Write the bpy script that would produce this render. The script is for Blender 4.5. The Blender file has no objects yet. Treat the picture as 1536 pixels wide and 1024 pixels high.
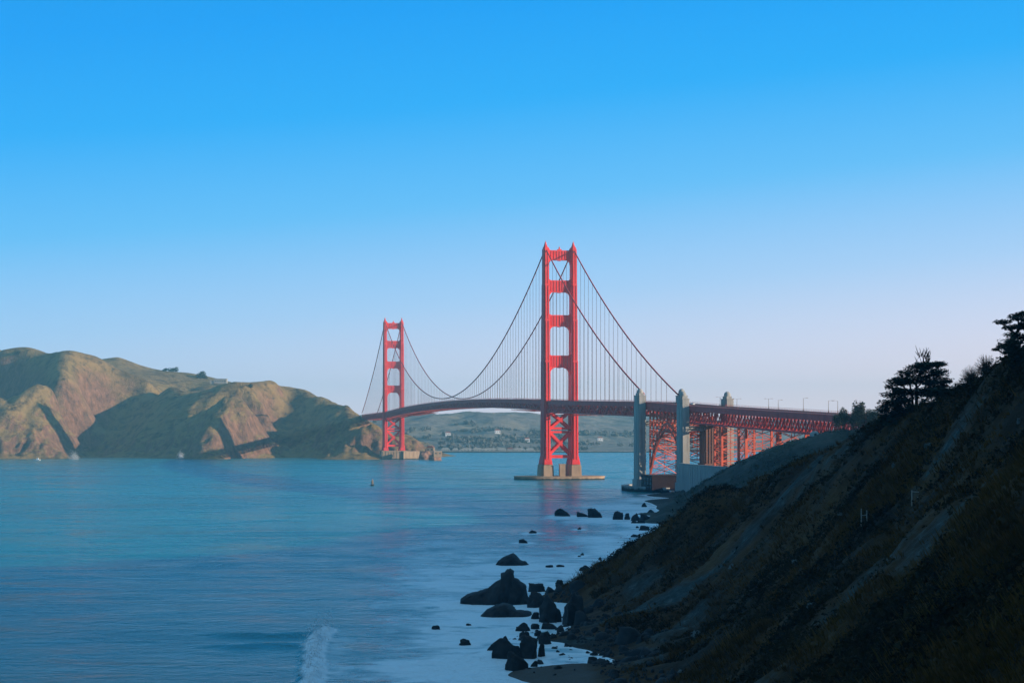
import bpy, math, random
import numpy as np
from mathutils import Vector, Matrix

R = math.radians
SC = bpy.context.scene
COL = SC.collection

# ------------------------------------------------------------------ camera
CAM_H, FPX, HOR = 48.0, 2868.0, 644.0
cam_data = bpy.data.cameras.new("camera")
cam = bpy.data.objects.new("camera", cam_data)
COL.objects.link(cam)
cam.location = (0, 0, CAM_H)
cam.rotation_euler = (R(90), 0, 0)
cam_data.sensor_width = 36
cam_data.lens = 36 * FPX / 1536
cam_data.shift_y = (HOR - 512) / 1536
cam_data.clip_start = 1.0
cam_data.clip_end = 60000
SC.camera = cam

# ------------------------------------------------------------------ light
SUN_AZ = R(104.5)          # clockwise from +Y (north-ish): the sun stands right and a little behind the camera
SUN_EL = R(12.0)
sun_dir = Vector((math.sin(SUN_AZ) * math.cos(SUN_EL), math.cos(SUN_AZ) * math.cos(SUN_EL), math.sin(SUN_EL)))
sd = bpy.data.lights.new("sun", 'SUN')
sd.energy = 5.0
sd.angle = R(0.5)
sd.color = (1.0, 0.81, 0.62)
sun = bpy.data.objects.new("sun", sd)
COL.objects.link(sun)
sun.rotation_euler = sun_dir.to_track_quat('Z', 'Y').to_euler()
sun.location = (400, -200, 300)

world = bpy.data.worlds.new("World")
SC.world = world
world.use_nodes = True
nt = world.node_tree
nt.nodes.clear()
out = nt.nodes.new('ShaderNodeOutputWorld')
bg = nt.nodes.new('ShaderNodeBackground')
bg.inputs['Strength'].default_value = 0.1
sky = nt.nodes.new('ShaderNodeTexSky')
sky.sky_type = 'NISHITA'
sky.sun_disc = False
sky.sun_elevation = SUN_EL
sky.sun_rotation = SUN_AZ
sky.altitude = 50
tc = nt.nodes.new('ShaderNodeTexCoord')
sep = nt.nodes.new('ShaderNodeSeparateXYZ')
nt.links.new(tc.outputs['Generated'], sep.inputs[0])
ramp = nt.nodes.new('ShaderNodeValToRGB')
el = ramp.color_ramp.elements
stops = [(0.0, (.74, .60, .64)), (0.03, (.545, .55, .68)), (0.068, (.30, .47, .70)), (0.119, (.088, .375, .70)),
         (0.17, (.010, .295, .69)), (0.219, (.0, .245, .66)), (0.27, (.0, .22, .60)), (0.42, (.05, .22, .44)), (0.6, (.09, .23, .38)), (1.0, (.12, .23, .35))]
el[0].position, el[0].color = stops[0][0], (*stops[0][1], 1)
el[1].position, el[1].color = stops[-1][0], (*stops[-1][1], 1)
for p, c in stops[1:-1]:
    e = el.new(p)
    e.color = (*c, 1)
tilt = nt.nodes.new('ShaderNodeMath')      # paler towards the sun's side of the sky
tilt.operation = 'MULTIPLY_ADD'
tilt.inputs[1].default_value = -0.09
nt.links.new(sep.outputs['X'], tilt.inputs[0])
nt.links.new(sep.outputs['Z'], tilt.inputs[2])
nt.links.new(tilt.outputs[0], ramp.inputs['Fac'])
gain = nt.nodes.new('ShaderNodeMix')
gain.data_type = 'RGBA'
gain.blend_type = 'MULTIPLY'
gain.inputs['Factor'].default_value = 1
gain.inputs[7].default_value = (10, 10, 10, 1)
nt.links.new(ramp.outputs['Color'], gain.inputs[6])
mixs = nt.nodes.new('ShaderNodeMix')
mixs.data_type = 'RGBA'
mixs.inputs['Factor'].default_value = 0.96
nt.links.new(sky.outputs['Color'], mixs.inputs[6])
nt.links.new(gain.outputs[2], mixs.inputs[7])
nt.links.new(mixs.outputs[2], bg.inputs['Color'])
nt.links.new(bg.outputs[0], out.inputs['Surface'])

vs = SC.view_settings
vs.view_transform = 'Standard'
vs.look = 'None'
vs.gamma = 1
vs.exposure = 0.55
vs.use_curve_mapping = False
SC.cycles.max_bounces = 6
SC.cycles.volume_bounces = 0
SC.cycles.use_denoising = True

# ------------------------------------------------------------------ helpers
rng = np.random.default_rng(7)
random.seed(7)


def W(px, py, Y):
    """A point at distance Y on the sight line of the survey pixel."""
    return np.array([(px - 768) / FPX * Y, Y, CAM_H - (py - HOR) / FPX * Y])


def SEA(px, py):
    """The point of the sea surface on a survey sight line."""
    Y = CAM_H * FPX / (py - HOR)
    return (px - 768) / FPX * Y, Y


def tag(o, label=None, cat=None, group=None, kind=None):
    if label: o['label'] = label
    if cat: o['category'] = cat
    if group: o['group'] = group
    if kind: o['kind'] = kind
    return o


def empty(name, loc, rz=0, label=None, cat=None, group=None):
    o = bpy.data.objects.new(name, None)
    COL.objects.link(o)
    o.location = loc
    o.rotation_euler = (0, 0, rz)
    o.empty_display_size = 1
    return tag(o, label, cat, group)


def link_mesh(name, me, mat, parent=None, smooth=False):
    if mat: me.materials.append(mat)
    if smooth:
        me.polygons.foreach_set('use_smooth', np.ones(len(me.polygons), dtype=bool))
    o = bpy.data.objects.new(name, me)
    COL.objects.link(o)
    if parent: o.parent = parent
    return o


def np_mesh(name, V, F, attrs=None):
    """Mesh from arrays: V (n,3), F (m,k)."""
    V = np.asarray(V, dtype=np.float32)
    F = np.asarray(F, dtype=np.int32)
    me = bpy.data.meshes.new(name)
    me.vertices.add(len(V))
    me.vertices.foreach_set('co', V.ravel())
    me.loops.add(F.size)
    me.loops.foreach_set('vertex_index', F.ravel())
    me.polygons.add(len(F))
    k = F.shape[1]
    me.polygons.foreach_set('loop_start', np.arange(0, F.size, k, dtype=np.int32))
    me.polygons.foreach_set('loop_total', np.full(len(F), k, dtype=np.int32))
    me.update(calc_edges=True)
    me.validate()
    for an, av in (attrs or {}).items():
        a = me.attributes.new(an, 'FLOAT', 'POINT')
        a.data.foreach_set('value', np.asarray(av, dtype=np.float32).ravel())
    return me


class MB:
    def __init__(s):
        s.v, s.f = [], []

    def add(s, vs, fs):
        b = len(s.v)
        s.v += [tuple(map(float, v)) for v in vs]
        s.f += [tuple(i + b for i in f) for f in fs]
        return s

    def box(s, c, d, rz=0, taper=1.0):
        hx, hy, hz = d[0] / 2, d[1] / 2, d[2] / 2
        cs, sn = math.cos(rz), math.sin(rz)
        vs = []
        for z in (-1, 1):
            k = 1 if z < 0 else taper
            for x, y in ((-1, -1), (1, -1), (1, 1), (-1, 1)):
                X, Y = x * hx * k, y * hy * k
                vs.append((c[0] + X * cs - Y * sn, c[1] + X * sn + Y * cs, c[2] + z * hz))
        return s.add(vs, [(3, 2, 1, 0), (4, 5, 6, 7), (0, 1, 5, 4), (1, 2, 6, 5), (2, 3, 7, 6), (3, 0, 4, 7)])

    def beam(s, p, q, w, h=None):
        p, q = Vector(p), Vector(q)
        d = q - p
        if d.length < 1e-6: return s
        h = h or w
        d.normalize()
        up = Vector((0, 0, 1)) if abs(d.z) < 0.95 else Vector((0, 1, 0))
        a = d.cross(up).normalized()
        b = a.cross(d).normalized()
        a, b = a * w / 2, b * h / 2
        vs = [p - a - b, p + a - b, p + a + b, p - a + b, q - a - b, q + a - b, q + a + b, q - a + b]
        return s.add(vs, [(0, 1, 2, 3), (7, 6, 5, 4), (4, 5, 1, 0), (5, 6, 2, 1), (6, 7, 3, 2), (7, 4, 0, 3)])

    def tube(s, pts, rad, n=6, cap=True):
        pts = [Vector(p) for p in pts]
        if not hasattr(rad, '__len__'): rad = [rad] * len(pts)
        rings = []
        for i, p in enumerate(pts):
            d = (pts[min(i + 1, len(pts) - 1)] - pts[max(i - 1, 0)]).normalized()
            up = Vector((0, 0, 1)) if abs(d.z) < 0.9 else Vector((1, 0, 0))
            a = d.cross(up).normalized()
            b = a.cross(d)
            rings.append([p + (a * math.cos(2 * math.pi * k / n) + b * math.sin(2 * math.pi * k / n)) * rad[i] for k in range(n)])
        vs = [v for r in rings for v in r]
        fs = []
        for i in range(len(pts) - 1):
            for k in range(n):
                fs.append((i * n + k, i * n + (k + 1) % n, (i + 1) * n + (k + 1) % n, (i + 1) * n + k))
        if cap:
            fs.append(tuple(range(n))[::-1])
            fs.append(tuple((len(pts) - 1) * n + k for k in range(n)))
        return s.add(vs, fs)

    def prism_xz(s, poly, y0, y1):
        """Polygon in the XZ plane pushed along Y."""
        n = len(poly)
        vs = [(x, y0, z) for x, z in poly] + [(x, y1, z) for x, z in poly]
        fs = [tuple(range(n)), tuple(range(2 * n - 1, n - 1, -1))]
        for i in range(n):
            j = (i + 1) % n
            fs.append((j, i, n + i, n + j))
        return s.add(vs, fs)

    def prism_xy(s, poly, z0, z1, k=1.0, c=(0, 0)):
        n = len(poly)
        vs = [(x, y, z0) for x, y in poly] + [(c[0] + (x - c[0]) * k, c[1] + (y - c[1]) * k, z1) for x, y in poly]
        fs = [tuple(range(n))[::-1], tuple(range(n, 2 * n))]
        for i in range(n):
            j = (i + 1) % n
            fs.append((i, j, n + j, n + i))
        return s.add(vs, fs)

    def lathe(s, prof, c=(0, 0), n=16):
        vs, fs = [], []
        for r, z in prof:
            for k in range(n):
                vs.append((c[0] + r * math.cos(2 * math.pi * k / n), c[1] + r * math.sin(2 * math.pi * k / n), z))
        for i in range(len(prof) - 1):
            for k in range(n):
                fs.append((i * n + k, i * n + (k + 1) % n, (i + 1) * n + (k + 1) % n, (i + 1) * n + k))
        fs.append(tuple(range(n))[::-1])
        fs.append(tuple((len(prof) - 1) * n + k for k in range(n)))
        return s.add(vs, fs)

    def build(s, name, mat, parent=None, smooth=False):
        me = bpy.data.meshes.new(name)
        me.from_pydata(s.v, [], s.f)
        me.update()
        return link_mesh(name, me, mat, parent, smooth)


# ---- lattice noise in numpy
_perm = rng.permutation(512).astype(np.int64)
_grad = rng.normal(size=(512, 3))
_grad /= np.linalg.norm(_grad, axis=1)[:, None]


def noise3(x, y, z):
    x, y, z = np.broadcast_arrays(np.asarray(x, float), np.asarray(y, float), np.asarray(z, float))
    xi, yi, zi = np.floor(x).astype(np.int64), np.floor(y).astype(np.int64), np.floor(z).astype(np.int64)
    xf, yf, zf = x - xi, y - yi, z - zi
    f = lambda t: t * t * t * (t * (t * 6 - 15) + 10)
    u, v, w = f(xf), f(yf), f(zf)
    r = 0
    for dx in (0, 1):
        for dy in (0, 1):
            for dz in (0, 1):
                h = _perm[(_perm[(_perm[(xi + dx) & 511] + yi + dy) & 511] + zi + dz) & 511]
                g = _grad[h]
                d = g[..., 0] * (xf - dx) + g[..., 1] * (yf - dy) + g[..., 2] * (zf - dz)
                r = r + d * (u if dx else 1 - u) * (v if dy else 1 - v) * (w if dz else 1 - w)
    return r * 1.5


def fbm(x, y, z=0.0, o=4, lac=2.0, gain=0.5):
    r, a = 0, 1.0
    for i in range(o):
        r = r + a * noise3(x + 17.3 * i, y - 9.1 * i, np.asarray(z) + 5.7 * i)
        x, y, z = x * lac, y * lac, np.asarray(z) * lac
        a *= gain
    return r


def ridged(x, y, z=0.0, o=4):
    r, a = 0, 1.0
    for i in range(o):
        r = r + a * (1 - np.abs(noise3(x + 11.7 * i, y + 3.3 * i, z + 0 * i)) * 2)
        x, y = x * 2.1, y * 2.1
        a *= 0.5
    return r / 1.9


class TPS:
    """Thin-plate spline z(x, y) through surveyed points."""
    def __init__(s, pts, sc=100.0, smooth=0.0):
        P = np.array(pts, float)
        s.c, s.sc = P[:, :2] / sc, sc
        n = len(P)
        K = s._k(s.c, s.c) + smooth * np.eye(n)
        A = np.zeros((n + 3, n + 3))
        A[:n, :n] = K
        A[:n, n] = 1
        A[:n, n + 1:] = s.c
        A[n, :n] = 1
        A[n + 1:, :n] = s.c.T
        s.w = np.linalg.solve(A, np.concatenate([P[:, 2], np.zeros(3)]))

    @staticmethod
    def _k(a, b):
        d2 = ((a[:, None, :] - b[None, :, :]) ** 2).sum(-1)
        return 0.5 * d2 * np.log(d2 + 1e-12)

    def __call__(s, x, y):
        sh = np.shape(x)
        q = np.stack([np.ravel(x), np.ravel(y)], 1) / s.sc
        r = np.empty(len(q))
        n = len(s.c)
        for i in range(0, len(q), 20000):
            c = q[i:i + 20000]
            r[i:i + 20000] = s._k(c, s.c) @ s.w[:n] + s.w[n] + c @ s.w[n + 1:]
        return r.reshape(sh)


def grid_mesh(name, xs, ys, zf, attrs=None):
    X, Y = np.meshgrid(xs, ys)
    Z = zf(X, Y)
    nx, ny = len(xs), len(ys)
    i = np.arange(nx * ny).reshape(ny, nx)
    F = np.stack([i[:-1, :-1], i[:-1, 1:], i[1:, 1:], i[1:, :-1]], -1).reshape(-1, 4)
    V = np.stack([X, Y, Z], -1).reshape(-1, 3)
    return np_mesh(name, V, F, {k: f(X, Y, Z) for k, f in (attrs or {}).items()}), X, Y, Z


# ------------------------------------------------------------------ materials
def mat_new(name):
    m = bpy.data.materials.new(name)
    m.use_nodes = True
    n = m.node_tree.nodes
    return m, m.node_tree, n['Principled BSDF']


def N(t, kind, **kw):
    n = t.nodes.new(kind)
    for k, v in kw.items():
        if k in n.inputs: n.inputs[k].default_value = v
        else: setattr(n, k, v)
    return n


def coords(t, scale=(1, 1, 1), obj=False):
    if obj:
        src = N(t, 'ShaderNodeTexCoord').outputs['Object']
    else:
        src = N(t, 'ShaderNodeNewGeometry').outputs['Position']
    mp = N(t, 'ShaderNodeMapping')
    mp.inputs['Scale'].default_value = scale
    t.links.new(src, mp.inputs['Vector'])
    return mp.outputs['Vector']


def nz(t, vec, scale, detail=4, rough=0.55, dist=0.0):
    n = N(t, 'ShaderNodeTexNoise')
    n.inputs['Scale'].default_value = scale
    n.inputs['Detail'].default_value = detail
    n.inputs['Roughness'].default_value = rough
    n.inputs['Distortion'].default_value = dist
    t.links.new(vec, n.inputs['Vector'])
    return n.outputs['Fac']


def ramp_of(t, fac, stops):
    r = N(t, 'ShaderNodeValToRGB')
    e = r.color_ramp.elements
    e[0].position, e[0].color = stops[0][0], (*stops[0][1], 1)
    e[1].position, e[1].color = stops[-1][0], (*stops[-1][1], 1)
    for p, c in stops[1:-1]:
        q = e.new(p)
        q.color = (*c, 1)
    t.links.new(fac, r.inputs['Fac'])
    return r.outputs['Color']


def mixc(t, fac, a, b, mode='MIX'):
    m = N(t, 'ShaderNodeMix', data_type='RGBA', blend_type=mode)
    for s_, i in ((fac, 0), (a, 6), (b, 7)):
        if hasattr(s_, 'is_output'): t.links.new(s_, m.inputs[i])
        elif i == 0: m.inputs[i].default_value = s_
        else: m.inputs[i].default_value = (*s_, 1)
    return m.outputs[2]


def maprange(t, v, a, b, c=0.0, d=1.0):
    m = N(t, 'ShaderNodeMapRange')
    t.links.new(v, m.inputs[0])
    for i, x in enumerate((a, b, c, d)): m.inputs[i + 1].default_value = x
    return m.outputs[0]


def math_(t, op, a, b=0.0):
    m = N(t, 'ShaderNodeMath', operation=op)
    for i, s_ in enumerate((a, b)):
        if hasattr(s_, 'is_output'): t.links.new(s_, m.inputs[i])
        else: m.inputs[i].default_value = s_
    return m.outputs[0]


def bump(t, b, h, strength, dist, prev=None):
    n = N(t, 'ShaderNodeBump')
    n.inputs['Strength'].default_value = strength
    n.inputs['Distance'].default_value = dist
    t.links.new(h, n.inputs['Height'])
    if prev: t.links.new(prev, n.inputs['Normal'])
    t.links.new(n.outputs[0], b.inputs['Normal'])
    return n.outputs[0]


def attr(t, name):
    return N(t, 'ShaderNodeAttribute', attribute_name=name).outputs['Fac']


def simple(name, stops, scale, rough=0.8, bstr=0.3, bdist=0.1, stretch=(1, 1, 1), spec=0.3, detail=5, tide=0):
    m, t, b = mat_new(name)
    v = coords(t, stretch)
    f = nz(t, v, scale, detail)
    t.links.new(ramp_of(t, f, stops), b.inputs['Base Color'])
    b.inputs['Roughness'].default_value = rough
    b.inputs['Specular IOR Level'].default_value = spec
    if bstr: bump(t, b, f, bstr, bdist)
    if tide:      # wet band above the waterline
        zp = N(t, 'ShaderNodeSeparateXYZ')
        t.links.new(coords(t), zp.inputs[0])
        zz = math_(t, 'ADD', zp.outputs['Z'], math_(t, 'MULTIPLY', math_(t, 'SUBTRACT', f, .5), tide * 1.5))
        src = b.inputs['Base Color'].links[0].from_socket
        t.links.new(mixc(t, maprange(t, zz, tide * .7, tide * 1.3), (.022, .026, .022), src), b.inputs['Base Color'])
    return m


M = {}
M['paint'] = simple('orange_paint', [(.3, (.66, .036, .034)), (.5, (.78, .046, .040)), (.75, (.82, .056, .046))], .12, .55, .15, .1, (1, 1, .25))
M['paint_dull'] = simple('weathered_orange_paint', [(.3, (.46, .052, .048)), (.5, (.60, .070, .060)), (.75, (.68, .09, .07))], .2, .6, .15, .1, (1, 1, .4))
M['steel'] = simple('viaduct_orange_steel', [(.3, (.50, .085, .050)), (.5, (.64, .12, .065)), (.75, (.70, .15, .08))], .2, .6, .15, .1)
M['cable'] = simple('cable_orange', [(.3, (.34, .03, .03)), (.7, (.45, .04, .035))], .2, .6, 0)
M['rope'] = simple('suspender_rope', [(.3, (.10, .045, .06)), (.7, (.14, .06, .07))], .2, .7, 0)
M['asphalt'] = simple('asphalt', [(.3, (.045, .045, .048)), (.7, (.065, .063, .06))], .5, .9, .2, .02)
M['conc'] = simple('pylon_concrete', [(.25, (.19, .19, .18)), (.45, (.30, .295, .27)), (.75, (.38, .365, .335))], .35, .85, .3, .1, (1, 1, .12), tide=2.4)
M['conc_tan'] = simple('pier_concrete', [(.25, (.26, .17, .11)), (.5, (.36, .25, .16)), (.75, (.42, .30, .20))], .3, .85, .3, .1, (1, 1, .3), tide=1.2)
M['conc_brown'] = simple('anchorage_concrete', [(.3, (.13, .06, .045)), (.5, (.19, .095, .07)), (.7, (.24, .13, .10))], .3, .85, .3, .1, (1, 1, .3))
M['conc_pale'] = simple('pale_render', [(.3, (.34, .32, .29)), (.7, (.46, .44, .40))], .3, .85, 0)
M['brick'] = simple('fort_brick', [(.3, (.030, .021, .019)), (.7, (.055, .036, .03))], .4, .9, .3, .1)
M['lamp'] = simple('lamp_metal', [(.3, (.10, .06, .05)), (.7, (.14, .08, .06))], .5, .5, 0)
M['glass'] = simple('lamp_glass', [(.3, (.5, .48, .42)), (.7, (.6, .58, .5))], .5, .3, 0)
M['wood'] = simple('pale_wood', [(.3, (.22, .20, .17)), (.7, (.34, .31, .27))], 3, .85, .3, .02, (1, 1, .1))
M['white'] = simple('white_paint', [(.3, (.68, .67, .64)), (.7, (.80, .79, .76))], .5, .6, 0)
M['roofing'] = simple('roof_tiles', [(.3, (.22, .07, .05)), (.7, (.30, .10, .06))], .5, .8, .2, .05)
M['dark'] = simple('dark_rubber', [(.3, (.02, .02, .02)), (.7, (.03, .03, .03))], .5, .7, 0)
M['window'] = simple('window_glass', [(.3, (.02, .03, .04)), (.7, (.03, .045, .06))], .5, .15, 0, spec=.5)
M['bark'] = simple('cypress_bark', [(.3, (.025, .018, .013)), (.7, (.06, .045, .035))], 2, .9, .4, .05, (1, 1, .3))
M['leaf'] = simple('cypress_foliage', [(.3, (.010, .020, .012)), (.5, (.018, .032, .018)), (.75, (.035, .05, .025))], .5, .85, 0)
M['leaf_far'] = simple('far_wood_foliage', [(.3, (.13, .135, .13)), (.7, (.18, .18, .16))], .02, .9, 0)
M['leaf_mid'] = simple('hillside_tree_foliage', [(.3, (.035, .045, .028)), (.7, (.075, .08, .045))], .4, .85, 0)
M['twig'] = simple('bare_twigs', [(.3, (.045, .035, .028)), (.7, (.09, .07, .055))], 2, .9, 0)
M['rock'] = simple('dark_sea_rock', [(.3, (.007, .008, .009)), (.55, (.016, .018, .019)), (.8, (.035, .036, .035))], .5, .75, .9, .35, (1, 1, 1), .25, 8)
M['rock_pale'] = simple('pale_boulder_rock', [(.3, (.05, .06, .06)), (.7, (.11, .125, .12))], 1.2, .85, .6, .1)
M['rock_far'] = simple('tan_point_rock', [(.3, (.16, .085, .055)), (.5, (.28, .15, .10)), (.75, (.38, .22, .15))], .12, .9, 1.0, 2.0)
m, t, b = mat_new('sea_spray_mist')
M['spray'] = m
df, tl = N(t, 'ShaderNodeBsdfDiffuse'), N(t, 'ShaderNodeBsdfTranslucent')
for q in (df, tl): q.inputs['Color'].default_value = (.86, .86, .86, 1)
mx = N(t, 'ShaderNodeMixShader')
t.links.new(df.outputs[0], mx.inputs[1])
t.links.new(tl.outputs[0], mx.inputs[2])
t.links.new(mx.outputs[0], t.nodes['Material Output'].inputs['Surface'])
M['sand'] = simple('wet_sand', [(.3, (.055, .048, .042)), (.7, (.085, .073, .062))], .4, .6, .2, .05)

# sea water
m, t, b = mat_new('sea_water')
M['water'] = m
v = coords(t)
swell = nz(t, v, .028, 3, .5, .2)
chop = nz(t, coords(t, (1.0, 1.15, 1)), .19, 5, .62, .3)
fine = nz(t, coords(t, (.75, 1.2, 1)), .55, 4, .62, .2)
slick = nz(t, coords(t, (.5, 1, 1)), .03, 5, .65, 1.2)
patch = nz(t, coords(t, (.45, 1, 1)), .0065, 4, .55, .6)
deep = mixc(t, maprange(t, patch, .35, .65), (.000, .150, .178), (.005, .215, .245))
fo = attr(t, 'foam')
fn = nz(t, coords(t, (.55, 1.0, 1)), .16, 6, .68, .8)
fn2 = nz(t, coords(t, (.7, 1.0, 1)), .035, 4, .6, .8)
fsum = math_(t, 'ADD', math_(t, 'MULTIPLY', fo, 1.3), math_(t, 'ADD', math_(t, 'MULTIPLY', math_(t, 'SUBTRACT', fn, .5), 2.6), math_(t, 'MULTIPLY', math_(t, 'SUBTRACT', fn2, .5), 1.5)))
fmask = math_(t, 'MULTIPLY', maprange(t, fsum, .32, 1.05), maprange(t, fo, .03, .25))
t.links.new(mixc(t, math_(t, 'MULTIPLY', fmask, .9), deep, (.80, .86, .88)), b.inputs['Base Color'])
t.links.new(math_(t, 'ADD', maprange(t, slick, .38, .62, .12, .30), math_(t, 'MULTIPLY', fmask, .35)), b.inputs['Roughness'])
b.inputs['IOR'].default_value = 1.333
p = bump(t, b, swell, .45, 2.6)
p = bump(t, b, nz(t, v, .085, 4, .6, .4), .6, 2.2, p)
p = bump(t, b, chop, .9, 1.9, p)
bump(t, b, fine, .75, .42, p)

# coastal bluff: scrub, bare scree, sand at its foot
m, t, b = mat_new('bluff_ground')
M['bluff'] = m
v = coords(t)
n1 = nz(t, v, .045, 5, .6, .4)
n2 = nz(t, v, .5, 6, .65, .3)
n3 = nz(t, v, 2.2, 4, .6)
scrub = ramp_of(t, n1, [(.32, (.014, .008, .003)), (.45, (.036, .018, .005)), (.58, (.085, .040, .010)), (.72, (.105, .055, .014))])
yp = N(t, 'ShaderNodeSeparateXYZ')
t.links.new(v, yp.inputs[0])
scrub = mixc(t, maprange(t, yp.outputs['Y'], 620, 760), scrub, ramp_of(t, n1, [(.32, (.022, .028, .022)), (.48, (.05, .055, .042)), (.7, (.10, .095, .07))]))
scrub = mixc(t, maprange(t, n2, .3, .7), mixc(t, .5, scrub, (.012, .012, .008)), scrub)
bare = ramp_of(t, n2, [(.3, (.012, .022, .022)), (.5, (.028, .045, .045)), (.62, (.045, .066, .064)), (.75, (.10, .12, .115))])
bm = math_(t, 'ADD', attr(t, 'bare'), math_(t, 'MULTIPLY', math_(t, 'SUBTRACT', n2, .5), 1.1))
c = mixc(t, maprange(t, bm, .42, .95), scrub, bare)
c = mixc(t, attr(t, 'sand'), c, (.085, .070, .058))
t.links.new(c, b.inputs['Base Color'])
b.inputs['Roughness'].default_value = .9
b.inputs['Specular IOR Level'].default_value = .15
p = bump(t, b, n2, .9, .8)
bump(t, b, n3, .6, .18, p)

# headland: grass on gentle ground, red-brown rock where steep
def land(name, grass, rock, scrubc, k, steep=(.72, .55)):
    m, t, b = mat_new(name)
    v = coords(t)
    g = N(t, 'ShaderNodeNewGeometry')
    s_ = N(t, 'ShaderNodeSeparateXYZ')
    t.links.new(g.outputs['True Normal'], s_.inputs[0])
    n1 = nz(t, v, .010 * k, 6, .62, .5)
    n2 = nz(t, v, .06 * k, 6, .68, .3)
    n3 = nz(t, coords(t, (1, 1, .35)), .11 * k, 5, .7, .4)
    cg = ramp_of(t, n1, grass)
    cg = mixc(t, maprange(t, n2, .48, .66), cg, scrubc)
    cr = ramp_of(t, n3, rock)
    st = math_(t, 'ADD', s_.outputs['Z'], math_(t, 'MULTIPLY', math_(t, 'SUBTRACT', n2, .5), .45))
    st = math_(t, 'ADD', st, math_(t, 'MULTIPLY', math_(t, 'SUBTRACT', n1, .5), .3))
    zp = N(t, 'ShaderNodeSeparateXYZ')
    t.links.new(v, zp.inputs[0])
    st = math_(t, 'SUBTRACT', st, maprange(t, zp.outputs['Z'], 15, 85, .22, 0))
    t.links.new(mixc(t, maprange(t, st, *steep), cg, cr), b.inputs['Base Color'])
    b.inputs['Roughness'].default_value = .95
    b.inputs['Specular IOR Level'].default_value = .1
    p = bump(t, b, n2, .8, 5.0)
    bump(t, b, n3, .8, 3.0, p)
    return m


M['headland'] = land('headland_ground', [(.3, (.10, .072, .036)), (.45, (.255, .168, .070)), (.6, (.225, .155, .062)), (.7, (.155, .122, .050))],
                     [(.3, (.075, .046, .032)), (.5, (.17, .092, .056)), (.7, (.29, .155, .095))], (.062, .046, .028), 1.0, (.60, .42))
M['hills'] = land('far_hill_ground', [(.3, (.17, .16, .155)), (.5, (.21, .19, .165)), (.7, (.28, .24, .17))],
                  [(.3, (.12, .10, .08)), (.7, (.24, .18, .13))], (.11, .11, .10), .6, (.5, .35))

# ------------------------------------------------------------------ coastal bluff (near and middle slope)
BP = []
for px, py, Y in [
    # crest of the near spur
    (885, 880, 583), (900, 864, 568), (930, 838, 556), (960, 815, 550), (985, 795, 540), (1020, 774, 528), (1060, 757, 515),
    (1110, 735, 498), (1180, 705, 472), (1230, 678, 450), (1280, 650, 428), (1340, 623, 402), (1400, 600, 380), (1450, 580, 362),
    (1490, 556, 345), (1515, 540, 332), (1536, 527, 322),
    # face of the spur
    (870, 905, 525), (900, 930, 460), (950, 900, 472), (1000, 850, 492), (1060, 805, 497), (1110, 790, 470), (1150, 800, 430), (1100, 900, 400),
    (1000, 940, 415), (1020, 1010, 345), (1100, 1024, 300), (960, 1024, 345), (900, 1000, 386), (1250, 900, 300), (1250, 780, 372),
    (1400, 700, 322), (1400, 850, 232), (1330, 960, 232), (1400, 1024, 188), (1200, 1024, 255), (1536, 1024, 150), (1536, 850, 182), (1536, 700, 232),
    (1536, 610, 285), (1470, 640, 310), (1460, 760, 250),
    # middle slope
    (986, 786, 975), (988, 772, 984), (993, 758, 996), (1002, 750, 1025), (1014, 744, 1080), (1040, 728, 1250), (1085, 706, 1262), (1108, 690, 1240), (1130, 673, 1200), (1175, 656, 1130), (1230, 650, 1080),
    (1280, 646, 1050), (1100, 740, 1050), (1200, 690, 980), (1050, 762, 1005), (1150, 718, 1000), (1015, 772, 975),
]:
    BP.append(W(px, py, Y))
BP += [(6.5, 362, .5), (11, 436, .4), (6, 335, .7), (12, 380, 1.6), (19, 520, .6), (-3, 362, -.8), (-2, 440, -1.4), (0, 540, -2), (-40, 450, -4),
       (-30, 300, -3), (-40, 100, -4), (-60, 600, -5), (24, 610, -.5), (0, 700, -3), (36, 690, -3), (30, 740, -4), (50, 800, -2), (62, 800, .5), (40, 640, -2), (72, 925, -1), (40, 950, -3), (58, 975, -3), (66, 1000, -3), (62, 950, -3), (74, 1060, -3), (68, 1030, -3), (80, 1110, -2.5),
       (60, 1100, -3), (90, 1200, -.5), (70, 1300, -4), (112, 1340, .5), (90, 1420, -3), (130, 1440, 2), (95, 1560, -3), (140, 1540, 3), (60, 1600, -5),
       (10, 4, 46.2), (0, 2, 46.2), (-12, 5, 44), (0, 30, 38), (-25, 30, 14), (0, 80, 10), (0, 150, 5), (0, 250, 1.4), (-22, 200, -3), (16, 80, 29), (30, 60, 44),
       (40, 40, 50), (40, 100, 42), (28, 150, 19), (18, 200, 10), (100, 50, 72), (100, 0, 72), (120, 200, 78), (130, 300, 84), (220, 250, 124), (220, 100, 120), (240, 400, 100),  # tall points at far right: unseen ground raised to shade the near slope
       (320, 200, 130), (320, 0, 120), (190, 500, 62), (320, 500, 112), (420, 300, 125),
       (62, 650, 5),  (78, 800, 4), (110, 800, 17), (150, 700, 40), (220, 700, 60), (150, 850, 26), (210, 900, 50), (320, 800, 85),
       (176, 1290, 24), (160, 1350, 22), (150, 1400, 19), (165, 1450, 12), (210, 1200, 44), (250, 1100, 52), (250, 1300, 36), (320, 1000, 64), (320, 1400, 32), (420, 900, 80),
       (420, 1300, 40), (250, 1500, 14), (420, 1600, 15), (320, 1600, 6), (460, 100, 125), (460, 600, 110), (-30, -30, 44), (100, -60, 70), (300, -60, 115)]
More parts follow.
